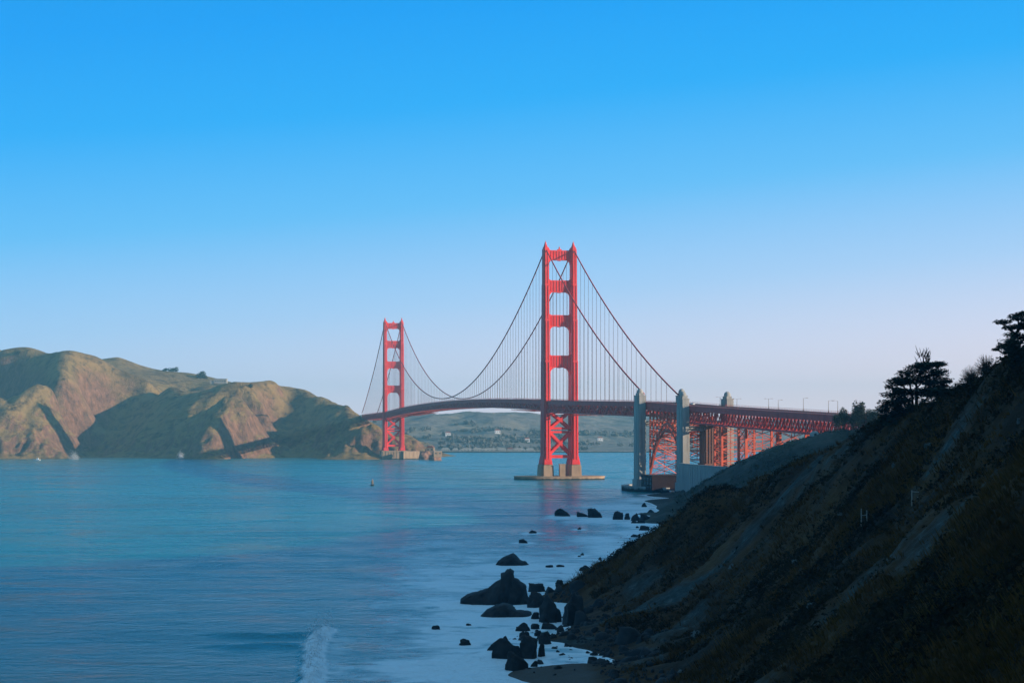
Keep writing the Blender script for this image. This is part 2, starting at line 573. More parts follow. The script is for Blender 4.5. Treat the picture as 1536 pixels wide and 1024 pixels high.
for px, py, Y in [(1060, 757, 515), (1110, 735, 498), (1180, 705, 472), (1230, 678, 450), (1280, 650, 428), (1340, 623, 402), (1400, 600, 380), (1450, 580, 362), (1490, 556, 345), (1536, 527, 322), (1600, 500, 310)]:
    c_ = W(px, py, Y)
    for dy, dz in ((45, 6), (100, 14)):
        BP.append(np.array([(px - 768) / FPX * (Y + dy), Y + dy, max(2, c_[2] - dz * min(1, c_[2] / 30))]))
BP.append(W(1600, 500, 310))
bluff_tps = TPS(BP, 100.0, 0.0004)


def bluff_base(x, y):
    z = bluff_tps(x, y)
    far = np.clip((y - 600) / 500, 0, 1)
    for kx, ky, kr, kh in ((50.8, 517, 7, 2.6), (43, 536, 6, -1.6), (63, 487, 10, 1.6), (72, 452, 9, -1.6), (55, 500, 8, -1.4), (88, 400, 10, 1.2), (33, 552, 5, 1.5), (27, 566, 5, -1.2)):
        z = z + kh * np.exp(-((x - kx) ** 2 + (y - ky) ** 2) / kr ** 2)
    up = np.clip((z - .5) / 6, 0, 1)
    near = np.clip((y - 60) / 60, 0, 1)
    # slope-running gullies: warp the axes so ridges run down to the sea
    u = (x * .35 + y * .9) + 6 * noise3(x * .03, y * .03, 3.1)
    w = (x * .9 - y * .35)
    g = ridged(u * .030, w * .009, 1.7, 4)
    z = z + up * near * ((g - .6) * 1.5 * (1 + far * .8))
    z = z + up * near * fbm(x * .045, y * .045, .4, 4) * 2.0 * (1 + far * .3)
    z = z + up * near * (1 - far * .5) * (np.abs(noise3(x * .085 + .3 * noise3(x * .2, y * .2, 1), y * .085, 5.5)) - .36) * 2.8 * np.clip(y / 300, .4, 1)
    z = z + up * near * (1 - far * .7) * (fbm(x * .22, y * .22, 2.2, 3) * .6 + noise3(x * .075, y * .075, 7.2) * 1.3)
    z = z - up * far * 4.6 + np.clip((x - 130) / 60, 0, 1) * np.clip((700 - y) / 200, 0, 1) * (noise3(x * .017, y * .017, 6.1) * 14 + noise3(x * .05, y * .05, 8.1) * 4)  # unseen ridge at right roughened so its cast shadow edge wavers
    return z


def bare_mask(x, y, z=None):
    u = (x * .30 + y * .95) + 22 * noise3(x * .02, y * .02, 8.1)
    w = (x * .95 - y * .30)
    n = fbm(u * .030, w * .021, 4.4, 5, 2.0, .62)
    k = np.clip((y - 120) / 200, 0.15, 1) * np.clip(1.15 - (y - 500) / 300, .2, 1)
    low = np.clip((24 - bluff_tps(x, y)) / 24, 0, 1) * .25
    return np.clip(.08 + n * .75 + low + .55 * fbm(x * .06, y * .05, 1.9, 4), 0, 1) * k


def sand_mask(x, y, z):
    d = np.hypot((x - 7) / 9, (y - 362) / 42)
    return np.clip((1.15 - d) * 3, 0, 1) * np.clip((3.2 - z) / 1.2, 0, 1)


def lines(*segs):
    r = []
    for a, b_, st in segs:
        r += list(np.arange(a, b_, st))
    return np.array(r + [segs[-1][1]])


bx = lines((-60, -20, 4), (-20, 105, 1.0), (105, 220, 3), (220, 480, 10))
by = lines((-60, 0, 6), (0, 120, 2), (120, 600, 1.0), (600, 1000, 5), (1000, 1450, 3), (1450, 1620, 8))
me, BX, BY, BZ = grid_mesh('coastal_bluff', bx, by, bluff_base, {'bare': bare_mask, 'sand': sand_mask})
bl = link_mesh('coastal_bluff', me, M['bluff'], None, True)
tag(bl, kind='structure')


def bluff_z(x, y):
    return float(bluff_base(np.array([x], float), np.array([y], float))[0])


def ground_on_ray(px, py, y0=60, y1=700):
    """Where a survey sight line meets the bluff."""
    Ys = np.linspace(y0, y1, 1400)
    X = (px - 768) / FPX * Ys
    Zr = CAM_H - (py - HOR) / FPX * Ys
    d = bluff_base(X, Ys) - Zr
    i = np.argmax(d > 0)
    if d[i] <= 0: i = int(np.argmin(np.abs(d)))
    return float(X[i]), float(Ys[i]), float(bluff_base(X[i:i + 1], Ys[i:i + 1])[0])


# ------------------------------------------------------------------ headland across the strait
HP = []
for px, py, Y in [
    (0, 521, 3720), (40, 524, 3700), (82, 526, 3660), (128, 529, 3600), (145, 533, 3600), (160, 543, 3600), (199, 564, 3590), (221, 573, 3580), (255, 578, 3560), (275, 583, 3540),
    # spur A down to the sea
    (110, 545, 3520), (95, 560, 3450), (85, 592, 3340), (62, 630, 3225), (52, 660, 3165), (45, 688, 3128),
    # left of spur A
    (0, 560, 3740), (0, 620, 3660), (0, 683, 3560), (30, 600, 3560), (20, 655, 3500), (24, 684, 3420), (-120, 520, 3850), (-120, 600, 3800), (-120, 682, 3640), (-260, 500, 3800), (-260, 688, 3250), (-400, 500, 3800), (-400, 688, 3200),
    # lit side of spur A
    (150, 570, 3550), (200, 590, 3570), (130, 600, 3470), (180, 612, 3540), (105, 640, 3320), (88, 670, 3185), (100, 687, 3230),
    # valley between the spurs
    (114, 660, 3400), (113, 684, 3350), (140, 630, 3500), (250, 600, 3570), (285, 588, 3560),
    # dark side of spur B
    (165, 685, 3290), (190, 655, 3370), (220, 687, 3210), (250, 640, 3330), (270, 688, 3140), (300, 640, 3230), (310, 603, 3370),
    # crest of spur B
    (362, 573, 3420), (345, 592, 3290), (334, 620, 3210), (330, 645, 3165), (312, 672, 3120), (303, 688, 3100),
    # lit side of spur B
    (387, 572, 3460), (419, 572, 3500), (375, 610, 3300), (396, 600, 3400), (362, 650, 3230), (345, 686, 3170),
    # hollow and dark side of spur C
    (424, 600, 3500), (404, 640, 3410), (376, 684, 3350), (430, 685, 3270), (450, 630, 3430), (470, 660, 3300), (492, 625, 3390), (485, 687, 3160), (515, 650, 3240),
    # spur C
    (455, 582, 3520), (486, 598, 3475), (518, 609, 3400), (542, 621, 3310), (565, 633, 3250), (545, 645, 3215), (530, 662, 3140), (512, 688, 3066),
    (578, 645, 3360), (562, 664, 3290), (550, 687, 3190), (590, 650, 3300), (585, 686, 3170),
    (606, 647, 3300), (617, 656, 3270), (626, 668, 3240), (634, 684, 3220), (620, 684, 3180), (605, 684, 3180),
    # grassy ridge behind
    (157, 538, 4050), (177, 534, 4060), (193, 541, 4060), (221, 553, 4050), (243, 555, 4050), (277, 557, 4050), (299, 564, 4000), (321, 571, 3950), (345, 573, 3900), (230, 575, 3800), (300, 578, 3760),
]:
    HP.append(W(px, py, Y))
HP += [(-970, 3860, 170), (-820, 3840, 165), (-640, 3780, 110), (-430, 3650, 118), (-340, 3640, 92), (-262, 3600, 60), (-200, 3500, 40), (-150, 3420, 8), (-120, 3300, -3), (-140, 3180, -4),
       (-200, 3090, -4), (-300, 3020, -6), (-500, 3030, -6), (-700, 3040, -6), (-900, 3060, -6), (-1200, 3100, -6), (-1400, 3150, -6),
       (-60, 3400, -8), (-60, 3700, -8), (-250, 3740, 22), (-205, 3700, 8), (-165, 3640, 0), (-125, 3560, -5), (-200, 3540, 16), (-300, 4000, 30), (-500, 4250, 110), (-850, 4250, 150), (-1100, 4200, 170), (-1400, 4000, 190), (-100, 4200, -5)]
for px, py, Y in [(0, 521, 3720), (40, 524, 3700), (82, 526, 3660), (128, 529, 3600), (160, 543, 3600), (199, 564, 3590), (240, 577, 3570), (362, 573, 3420), (387, 572, 3460), (419, 572, 3500), (455, 582, 3520), (486, 598, 3475), (518, 609, 3400), (542, 621, 3310)]:
    c_ = W(px, py, Y)
    HP.append(np.array([(px - 768) / FPX * (Y + 60), Y + 60, c_[2] - 7]))
    if px > 300: HP.append(np.array([(px - 768) / FPX * (Y + 160), Y + 160, c_[2] - 30]))
head_tps = TPS(HP, 200.0, 0.0025)


def head_z(x, y):
    z = head_tps(x, y)
    up = np.clip(z / 25, 0, 1)
    crest = np.clip((3640 - y) / 150, .25, 1) * np.clip((150 - z) / 60, .35, 1)
    z = z + up * fbm(x * .012, y * .012, 7.7, 5) * 8 * crest - up * 2
    z = z + up * (ridged(x * .030, y * .010, 3.3, 5) - .66) * 14 * np.clip((3480 - y) / 200, .12, 1) * crest
    cl = np.clip((60 - z) / 60, 0, 1) * up
    z = z + cl * (ridged(x * .05, y * .03, 9.3, 5) - .6) * 18
    return z


me, *_ = grid_mesh('headland', lines((-1500, -1080, 15), (-1080, -60, 4)), lines((3000, 3060, 10), (3060, 3640, 4), (3640, 4300, 12)), head_z)
tag(link_mesh('headland', me, M['headland'], None, True), kind='structure')

# ------------------------------------------------------------------ hills beyond the bay
FP = []
for px, py, Y in [
    (520, 622, 5300), (570, 624, 5300), (605, 626, 5250), (644, 620, 5200), (674, 625, 5200), (690, 631, 5200), (703, 632, 5150), (716, 622, 5050), (738, 617.5, 5000), (773, 620, 5000), (805, 622, 5050),
    (840, 625, 5300), (870, 626, 5700), (909, 624, 5700), (951, 625, 5700), (1000, 628, 5700), (1080, 635, 5700), (1160, 640, 5700), (1300, 640, 5700),
    (605, 660, 4400), (650, 660, 4400), (700, 662, 4350), (740, 650, 4500), (740, 668, 4250), (690, 650, 4600), (800, 655, 4500), (800, 669, 4250), (650, 640, 4750), (850, 650, 4700),
    (868, 652, 4700), (885, 653, 4680), (905, 659, 4550), (930, 664, 4450), (948, 670, 4300), (868, 668, 4350), (900, 640, 5200), (950, 640, 5200),
]:
    FP.append(W(px, py, Y))
for x in range(-600, 1300, 150):
    FP += [(x, 4060, .6), (x, 3960, -6), (x, 6100, 40), (x, 4130, 4)]
hill_tps = TPS(FP, 300.0, 0.002)


def hills_z(x, y):
    z = hill_tps(x, y)
    up = np.clip((z - 2) / 25, 0, 1)
    return z + up * (fbm(x * .006, y * .006, 2.1, 5) * 9 + fbm(x * .03, y * .03, 5.1, 3) * 2.5)


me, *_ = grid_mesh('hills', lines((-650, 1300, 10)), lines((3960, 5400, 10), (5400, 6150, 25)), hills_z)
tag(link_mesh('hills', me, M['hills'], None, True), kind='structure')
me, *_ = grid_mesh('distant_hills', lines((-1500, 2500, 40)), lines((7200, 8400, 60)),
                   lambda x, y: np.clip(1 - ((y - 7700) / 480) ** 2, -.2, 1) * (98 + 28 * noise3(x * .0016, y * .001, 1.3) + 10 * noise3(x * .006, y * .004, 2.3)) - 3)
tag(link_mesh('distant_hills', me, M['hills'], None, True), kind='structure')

# ------------------------------------------------------------------ sea
foam_pts = np.array([SEA(x, y) + (r,) for x, y, r in [
    (800, 1020, 16), (760, 985, 12), (720, 1010, 14), (740, 950, 9), (790, 935, 8), (760, 910, 10), (700, 905, 7), (690, 960, 8), (820, 900, 8), (850, 880, 8), (880, 865, 9),
    (900, 850, 10), (850, 850, 9), (920, 825, 12), (900, 810, 12), (950, 800, 14), (960, 785, 14), (900, 780, 16), (980, 770, 20), (850, 776, 10), (940, 760, 22), (980, 750, 20),
    (640, 1010, 7), (600, 1000, 5), (700, 990, 10), (670, 940, 6), (770, 852, 6)]])
WX = [(-58, 446, 13, .85), (-58, 424, 15, .8), (-62, 398, 12, .4)]


def wave_x(y):
    return -44.5 + (457 - y) / 95 * 5 - 1.2 * np.sin((456 - y) / 98 * 5)


def sea_z(x, y):
    near = np.clip((1100 - y) / 500, 0, 1) * np.clip((y + 50) / 100, 0, 1) * np.clip((300 - np.abs(x)) / 60, 0, 1)
    z = near * (noise3(x * .022, y * .055, .3) * .38 + noise3(x * .06, y * .14, 4.3) * .16)
    for cx, cy, L, h in WX:
        yy = y - cy - 6 * ((x - cx) / 20) ** 2 - 3.5 * noise3(x * .12, cy, .7)
        e = np.exp(-np.clip(x - cx - L * .62, 0, None) ** 2 / 18) * np.exp(-(np.clip(cx - x, 0, None) / L) ** 2)
        z = z + h * np.exp(-(yy / 3.8) ** 2) * e
    cxx = wave_x(y)
    lump_ = .55 + .9 * noise3(x * .35, y * .22, 2.9) + .5 * noise3(x * .9, y * .6, 4.4)
    z = z + np.clip(lump_, .1, 2) * 1.9 * np.exp(-((x - cxx) / 2.0) ** 2) * np.clip((y - 350) / 12, 0, 1) * np.clip((461 - y) / 5, 0, 1)
    return z


def foam_f(x, y, z):
    f = np.zeros_like(x)
    for fx, fy, r in foam_pts:
        d2 = ((x - fx) / r) ** 2 + ((y - fy) / (r * 2.6)) ** 2
        f = np.maximum(f, np.exp(-d2 * .5))
    m_ = (y > 250) & (y < 1500) & (x > -120) & (x < 200)
    b_ = np.full_like(x, -9.0)
    b_[m_] = bluff_tps(x[m_], y[m_])
    f = np.maximum(f, np.exp(-np.clip(-b_, 0, None) / 1.6) * 1.0)
    # the wave's broken trail
    cxx = wave_x(y) + .6
    f = np.maximum(f, 1.7 * np.exp(-((x - cxx) / 2.3) ** 2) * ((y > 345) & (y < 461)))
    f = np.maximum(f, .42 * np.exp(-((x - cxx - 4) / 5.0) ** 2) * ((y > 345) & (y < 458)))
    for X_, Y_, w_ in rock_spots:
        f = np.maximum(f, 1.45 * np.exp(-(((x - X_) / (w_ * .75 + 1.5)) ** 2 + ((y - Y_) / (w_ * .9 + 3)) ** 2) * .6))
    # thin foam drifting off the surf
    f = np.maximum(f, .74 * np.clip((x + 36 + (y - 360) * .06) / 26, 0, 1) * np.clip((y - 300) / 40, 0, 1) * np.clip((1000 - y) / 400, 0, 1))
    return f


def droplets(name, centers, rads, mat, **tg):
    """Many small tetrahedral drops in one mesh."""
    T = np.array([(1, 1, 1), (-1, -1, 1), (-1, 1, -1), (1, -1, -1)]) * .6
    n = len(centers)
    V = centers[:, None, :] + T[None] * rads[:, None, None]
    F = (np.arange(n) * 4)[:, None, None] + np.array([(0, 1, 2), (0, 3, 1), (0, 2, 3), (1, 3, 2)])[None]
    return tag(link_mesh(name, np_mesh(name, V.reshape(-1, 3), F.reshape(-1, 3)), mat), **tg)


parts_ = []
for k in range(60):
    tq = rng.random()
    y_ = 456 - tq * 98 + rng.normal() * 1.5
    size_ = rng.uniform(.45, 1.25) * (1.3 - .55 * tq)
    n = int(36 * size_)
    c0 = np.array([-44.5 + (457 - y_) / 95 * 5 + rng.normal() * 1.0 - 1.2 * math.sin(tq * 5), y_, .2 + abs(rng.normal()) * 1.1 * (1.5 - tq)])
    q = rng.normal(size=(n, 3)) * np.array([.95, 1.6, .9]) * size_
    parts_.append(c0 + q)
cc = np.concatenate(parts_)
cc[:, 2] = np.abs(cc[:, 2]) + .05
n = len(cc)
droplets('breaking_wave_spray', cc, rng.uniform(.05, .16, n), M['spray'], label='white spray rising along the crest of the breaking wave', cat='sea spray', kind='stuff')
for px, w_, lab in ((112, 8, 'pale burst of spray at the headland foot below the red cliff'), (272, 5, 'small pale burst of spray at the foot of the dark slope')):
    n = 1200
    x0, y0 = SEA(px, 689)
    cc = np.stack([x0 + rng.normal(size=n) * w_ * .45, y0 - 6 + rng.normal(size=n) * 2, np.abs(rng.normal(size=n)) * 5 + .2], 1)
    droplets('sea_spray', cc, rng.uniform(.15, .4, n), M['spray'], label=lab, cat='sea spray', kind='stuff')

# ------------------------------------------------------------------ bridge
Nt, St = np.array([-193.0, 3110.0]), np.array([45.8, 1850.0])
S1, S2 = np.array([117.5, 1510.0]), np.array([143.0, 1415.0])
ax = (Nt - St) / np.linalg.norm(Nt - St)
N0 = Nt + ax * 343
S3 = S2 + np.array([.235, -.972]) * 430
AXR = math.atan2(-ax[0], ax[1])
DZ = {'N0': 74, 'N': 76, 'S': 75.5, 'S1': 69.3, 'S2': 65.2, 'S3': 51}


def seg_pts(a, za, b_, zb, n, camber=0):
    r = []
    for i in range(n + 1):
        s = i / n
        p = a + (b_ - a) * s
        r.append(Vector((p[0], p[1], za + (zb - za) * s + camber * 4 * s * (1 - s))))
    return r


SEGS = {'north': seg_pts(N0, 74, Nt, 76, 24), 'main': seg_pts(Nt, 76, St, 75.5, 84, 8.5), 'side': seg_pts(St, 75.5, S1, 69.3, 23),
        'arch': seg_pts(S1, 69.3, S2, 65.2, 8), 'approach': seg_pts(S2, 65.2, S3, 51, 36)}


def right_of(P, i):
    d = P[min(i + 1, len(P) - 1)] - P[max(i - 1, 0)]
    return Vector((d.y, -d.x, 0)).normalized()


def off(P, i, x, z):
    return P[i] + right_of(P, i) * x + Vector((0, 0, z))


HW = 13.7


def deck(name, P, depth, label, cat='bridge deck', dense=False, road=M['asphalt'], steel=M['paint_dull']):
    root = empty(name, P[0], 0, label, cat)
    o0 = P[0]
    L = lambda p: p - o0
    n = len(P)
    # roadway slab with kerbs as one closed strip
    slab, lat = MB(), MB()
    prof = [(-13.2, -.9), (13.2, -.9), (13.2, .25), (10.4, .25), (10.3, 0), (-10.3, 0), (-10.4, .25), (-13.2, .25)]
    vs, k = [], len(prof)
    for i in range(n):
        vs += [L(off(P, i, x, z)) for x, z in prof]
    fs = [(i * k + j, (i + 1) * k + j, (i + 1) * k + (j + 1) % k, i * k + (j + 1) % k) for i in range(n - 1) for j in range(k)]
    fs += [tuple(range(k)), tuple((n - 1) * k + j for j in range(k))[::-1]]
    slab.add(vs, fs)
    fd = 3.6 if dense else 3.4
    for sx in (-1, 1):
        fas, tr, rail = MB(), MB(), MB()
        for i in range(n - 1):
            a, b_ = off(P, i, sx * HW, 0), off(P, i + 1, sx * HW, 0)
            dz = lambda z: Vector((0, 0, z))
            fas.beam(L(a + dz(.15 - fd / 2)), L(b_ + dz(.15 - fd / 2)), .5, fd)
            fas.beam(L(a + dz(.28)), L(b_ + dz(.28)), .9, .22)
            fas.beam(L(a + dz(.05 - fd)), L(b_ + dz(.05 - fd)), 1.1, .3)
            tr.beam(L(a + dz(-depth)), L(b_ + dz(-depth)), 1.1, 1.3)
            tr.beam(L(a + dz(-depth)), L(a + dz(.1 - fd)), .75 if dense else 1.1)
            sub = 2 if dense else 1
            for q in range(sub):
                p0, p1 = a.lerp(b_, q / sub), a.lerp(b_, (q + 1) / sub)
                lo, hi = (-depth, .1 - fd)
                tr.beam(L(p0 + dz(lo if i % 2 or dense else hi)), L(p1 + dz(hi if i % 2 or dense else lo)), .6 if dense else 1.3)
                if dense:
                    tr.beam(L(p0 + dz(hi)), L(p1 + dz(lo)), .35)
                    tr.beam(L(p1 + dz(lo)), L(p1 + dz(hi)), .4)
                else:
                    tr.beam(L(a.lerp(b_, .5) + dz(lo)), L(a.lerp(b_, .5) + dz(hi)), .9)
                    tr.beam(L(a + dz(lo if i % 2 == 0 else hi)), L(b_ + dz(hi if i % 2 == 0 else lo)), .7)
                    tr.beam(L(a + dz(-depth * .68)), L(b_ + dz(-depth * .68)), .6)
            rail.beam(L(a + dz(1.5)), L(b_ + dz(1.5)), .14, .14)
            rail.beam(L(a + dz(.8)), L(b_ + dz(.8)), .08, .08)
            for q in range(4):
                p = a.lerp(b_, q / 4)
                rail.beam(L(p + dz(.38)), L(p + dz(1.5)), .12)
        fas.build('edge_girder', steel, root)
        tr.build('stiffening_truss', steel, root)
        rail.build('railing', M['paint_dull'], root)
    for i in range(n):
        lat.beam(L(off(P, i, -13.2, -depth + .2)), L(off(P, i, 13.2, -depth + .2)), .7)
        lat.beam(L(off(P, i, -13.2, -2.0)), L(off(P, i, 13.2, -2.0)), .8, 2.0)
        if i < n - 1:
            lat.beam(L(off(P, i, -13, -depth)), L(off(P, i + 1, 13, -depth)), .5)
            lat.beam(L(off(P, i, 13, -depth + .02)), L(off(P, i + 1, -13, -depth + .02)), .5)
            for x in (-8, 0, 8):
                lat.beam(L(off(P, i, x, -1.5)), L(off(P, i + 1, x, -1.5)), .5, 1.1)
    slab.build('roadway', road, root)
    lat.build('floor_frame', steel, root)
    return root


deck('main_span_deck', SEGS['main'], 8.8, 'long red truss deck arching between the two tall bridge towers')
deck('north_side_deck', SEGS['north'], 8.8, 'short red truss deck joining the far tower to the dark headland')
deck('south_side_deck', SEGS['side'], 10.6, 'red truss deck running from the near tower to the first concrete pylon')
deck('arch_span_deck', SEGS['arch'], 5.0, 'red deck over the steel arch between the two concrete pylons')
vd = deck('viaduct_deck', SEGS['approach'], 12.0, 'red viaduct deck with lattice truss running right behind the trees', dense=True)

# maintenance platforms slung under the deck
for pxs, sg, i0, i1, lab in ((0, 'main', 72, 80, 'maintenance scaffold slung under the main span just left of the near tower'), (0, 'side', 2, 8, 'maintenance scaffold slung under the deck just right of the near tower'),
                             (0, 'main', 13, 27, 'long maintenance scaffold slung under the main span near the far tower')):
    P = SEGS[sg]
    root = empty('maintenance_platform', P[i0], 0, lab, 'scaffold', 'maintenance platforms under the bridge deck')
    fl = MB()
    hg = fl
    dp = 8.8 if sg == 'main' else 10.6
    for i in range(i0, i1):
        for x in (-12, 12):
            fl.beam(off(P, i, x, -dp - 2.2) - P[i0], off(P, i + 1, x, -dp - 2.2) - P[i0], 1.2, .35)
            hg.beam(off(P, i, x, -dp - .66) - P[i0], off(P, i, x, -dp - 2.03) - P[i0], .3)
        fl.beam(off(P, i, -11.4, -dp - 2.2) - P[i0], off(P, i, 11.4, -dp - 2.2) - P[i0], 1.0, .3)
    fl.build('platform_floor', M['paint_dull'], root)


def plus_poly(w, d, nx, ny):
    """Cross-section of a cellular leg: a rectangle with two steps at each corner."""
    hw, hd = w / 2, d / 2
    q = [(hw, hd - 2 * ny), (hw - nx, hd - 2 * ny), (hw - nx, hd - ny), (hw - 2 * nx, hd - ny), (hw - 2 * nx, hd)]
    r = list(q)
    r += [(-x, y) for x, y in q[::-1]]
    r += [(-x, -y) for x, y in q]
    r += [(x, -y) for x, y in q[::-1]]
    return r


# leg stages: z0, z1, width across, depth along
STG = [(14.5, 65, 6.2, 21.5), (65, 113, 6.1, 20.5), (113, 153, 5.9, 17.5), (153, 187, 5.6, 14.5), (187, 221, 5.3, 11.5)]
XL = 13.7


def strut_poly(x, z0, z1, r, top=2.2):
    """Portal strut seen from the front, with rounded haunches hanging below it and small fillets above."""
    pl = [(-x, z1 + top)]
    for k in range(1, 5):
        a = k / 4 * math.pi / 2
        pl.append((-x + top * math.sin(a) * 1.0, z1 + top * (1 - math.sin(a)) if k < 4 else z1))
    pl = [(-x, z1 + top), (-x + top * .35, z1 + top * .35), (-x + top, z1)]
    right = [(-a, b_) for a, b_ in pl[::-1]]
    low = [(x, z0 - r * 1.25), (x - r * .22, z0 - r * 1.25), (x - r * .22, z0 - r * .85), (x - r * .35, z0 - r * .55), (x - r * .65, z0 - r * .2), (x - r, z0 - r * .08), (x - r, z0),
           (.16 * x, z0), (.10 * x, z0 - .5)]
    low += [(-a, b_) for a, b_ in low[::-1]]
    return pl + right + low


def tower(name, pos, zb, label, far=False):
    root = empty(name, (pos[0], pos[1], 0), AXR, label, 'bridge tower')
    for sx in (-1, 1):
        leg = MB()
        for i, (z0, z1, w, d) in enumerate(STG):
            if i == 0: z0 = zb
            pl = [(sx * XL + x, y) for x, y in plus_poly(w, d, .55, .75)]
            leg.prism_xy(pl, z0, z1, .97, (sx * XL, 0))
            pl2 = [(sx * XL + x, y) for x, y in plus_poly(w * .99, d * .985, .5, .7)]
            leg.prism_xy(pl2, z1, z1 + 1.2, .93, (sx * XL, 0))
        # raised ribs on the south and north faces
        for i, (z0, z1, w, d) in enumerate(STG):
            if i == 0: z0 = zb
            for yy_ in (-1, 1):
                for xr in (-.22, .22):
                    leg.box((sx * XL + xr * w, yy_ * (d / 2 * .985), (z0 + z1) / 2), (.5, .7, z1 - z0 - 1))
        # flared foot
        leg.prism_xy([(sx * XL + x, y) for x, y in plus_poly(9.4, 24.0, .6, .8)], zb, zb + 2.0, .97, (sx * XL, 0))
        leg.prism_xy([(sx * XL + x, y) for x, y in plus_poly(9.1, 23.5, .6, .8)], zb + 2.0, zb + 8.0, .80, (sx * XL, 0))
        lo = leg.build('leg', M['paint'], root)
        cap = MB()
        cap.prism_xy([(sx * XL + x, y) for x, y in plus_poly(4.6, 8.6, .5, .7)], 222.2, 224.2, .9, (sx * XL, 0))
        cap.prism_xy([(sx * XL + x, y) for x, y in plus_poly(3.3, 6.0, .4, .6)], 224.2, 226.6, .62, (sx * XL, 0))
        cap.lathe([(1.15, 226.6), (.85, 228.2), (.25, 229.4), (.1, 230.6)], (sx * XL, 0), 8)
        cap.build('saddle_cap', M['paint'], lo)
    # portal struts
    for j, (z0, z1, r, dp) in enumerate(((108, 119.5, 5.6, 7), (147.5, 158.5, 4.6, 6.2), (180.5, 192, 3.8, 5.6), (211.5, 221, 3.4, 5))):
        w = STG[j + 1][2] if j < 3 else 5.3
        xi = XL - w / 2 * .96
        s_ = MB()
        s_.prism_xz(strut_poly(xi, z0, z1, r), -dp / 2, dp / 2)
        nr = 7
        for k in range(nr):
            x = (k - (nr - 1) / 2) * (2 * xi - 3) / nr
            for sy in (-1, 1):
                s_.box((x, sy * (dp / 2 + .25), (z0 + z1) / 2), (.75, .5, (z1 - z0) * .86))
        if j == 3:
            s_.prism_xz([(-xi, 221), (-xi + 1.5, 221), (-xi + .3, 223.6), (-xi, 223.6)], -2, 2)
            s_.prism_xz([(xi, 221), (xi, 223.6), (xi - .3, 223.6), (xi - 1.5, 221)], -2, 2)
            s_.box((0, 0, 221.6), (4, 3, 1.2))
        so = s_.build('portal_strut', M['paint'], root)
        if j == 3:
            MB().lathe([(.8, 222.2), (.8, 223.4), (.5, 224.2), (.15, 225.0)], (0, 0), 8).build('beacon', M['paint_dull'], so)
    # cross bracing under the deck
    xi = XL - 2.95
    for (za, zb_) in ((66, 48.5), (45.5, 24)) if not far else ((66, 48.5), (45.5, 24)):
        for sy in (-5.5, 5.5):
            br = MB()
            br.beam((-xi, sy, za), (xi, sy, zb_), 1.3, 2.4)
            br.beam((-xi, sy * 1.005 + .03, zb_), (xi, sy * 1.005 + .03, za), 1.25, 2.3)
            br.box((0, sy, (za + zb_) / 2), (3.6, 1.5, 3.6))
            br.build('cross_brace', M['paint'], root)
    for z, h in ((49.2, 2.2), (45.6, 2.0), (22, 3.0)):
        MB().box((0, 0, z), (2 * xi, 11.5 if z > 40 else 12.5, h)).build('cross_girder', M['paint'], root)
    MB().box((0, 0, 64.4), (2 * xi, 10.0, 2.0)).build('cross_girder', M['paint'], root)
    return root


ts = tower('bridge_tower', St, 14.5, 'nearer red bridge tower with stepped legs rising from a wide flat pier')
for sx in (-1, 1):
    p = MB()
    p.prism_xy([(sx * XL + x, y) for x, y in plus_poly(12.6, 25, 1.0, 1.4)], 3.0, 13.2, .94, (sx * XL, 0))
    p.prism_xy([(sx * XL + x, y) for x, y in plus_poly(11.6, 23, 1.0, 1.3)], 13.2, 14.6, .93, (sx * XL, 0))
    p.build('pier_pedestal', M['conc_tan'], ts)
MB().box((0, -13, 8.7), (5.6, 4, 11.4)).box((0, -13, 14.7), (6.2, 4.6, .7)).build('access_shaft', M['conc_tan'], ts)
f = MB()
ell = [(44 * math.copysign(abs(math.cos(a)) ** .7, math.cos(a)), 25 * math.copysign(abs(math.sin(a)) ** .8, math.sin(a))) for a in np.linspace(0, 2 * math.pi, 48, endpoint=False)]
f.prism_xy(ell, -3, 2.6).prism_xy([(x * 1.012, y * 1.015) for x, y in ell], 2.6, 3.2)
f.build('pier_fender', M['conc_tan'], ts)
tn = tower('bridge_tower', Nt, 14.0, 'farther red bridge tower standing on a block pier against the dark headland', True)
p = MB()
p.box((0, 0, 5.5), (42, 30, 15), 0, .97).box((0, 0, 13.4), (41.6, 29.6, .9))
for k in range(9):
    p.box((-18 + k * 4.5, -14.85, 5.5), (1.2, .8, 14.2))
p.build('pier_block', M['conc_tan'], tn)


# cables and suspenders
def cable_z_main(s, z0=223.0, z1=223.0, low=88.2):
    c = (z0 + z1) / 2 - low
    return z0 + (z1 - z0) * s - 4 * c * s * (1 - s)


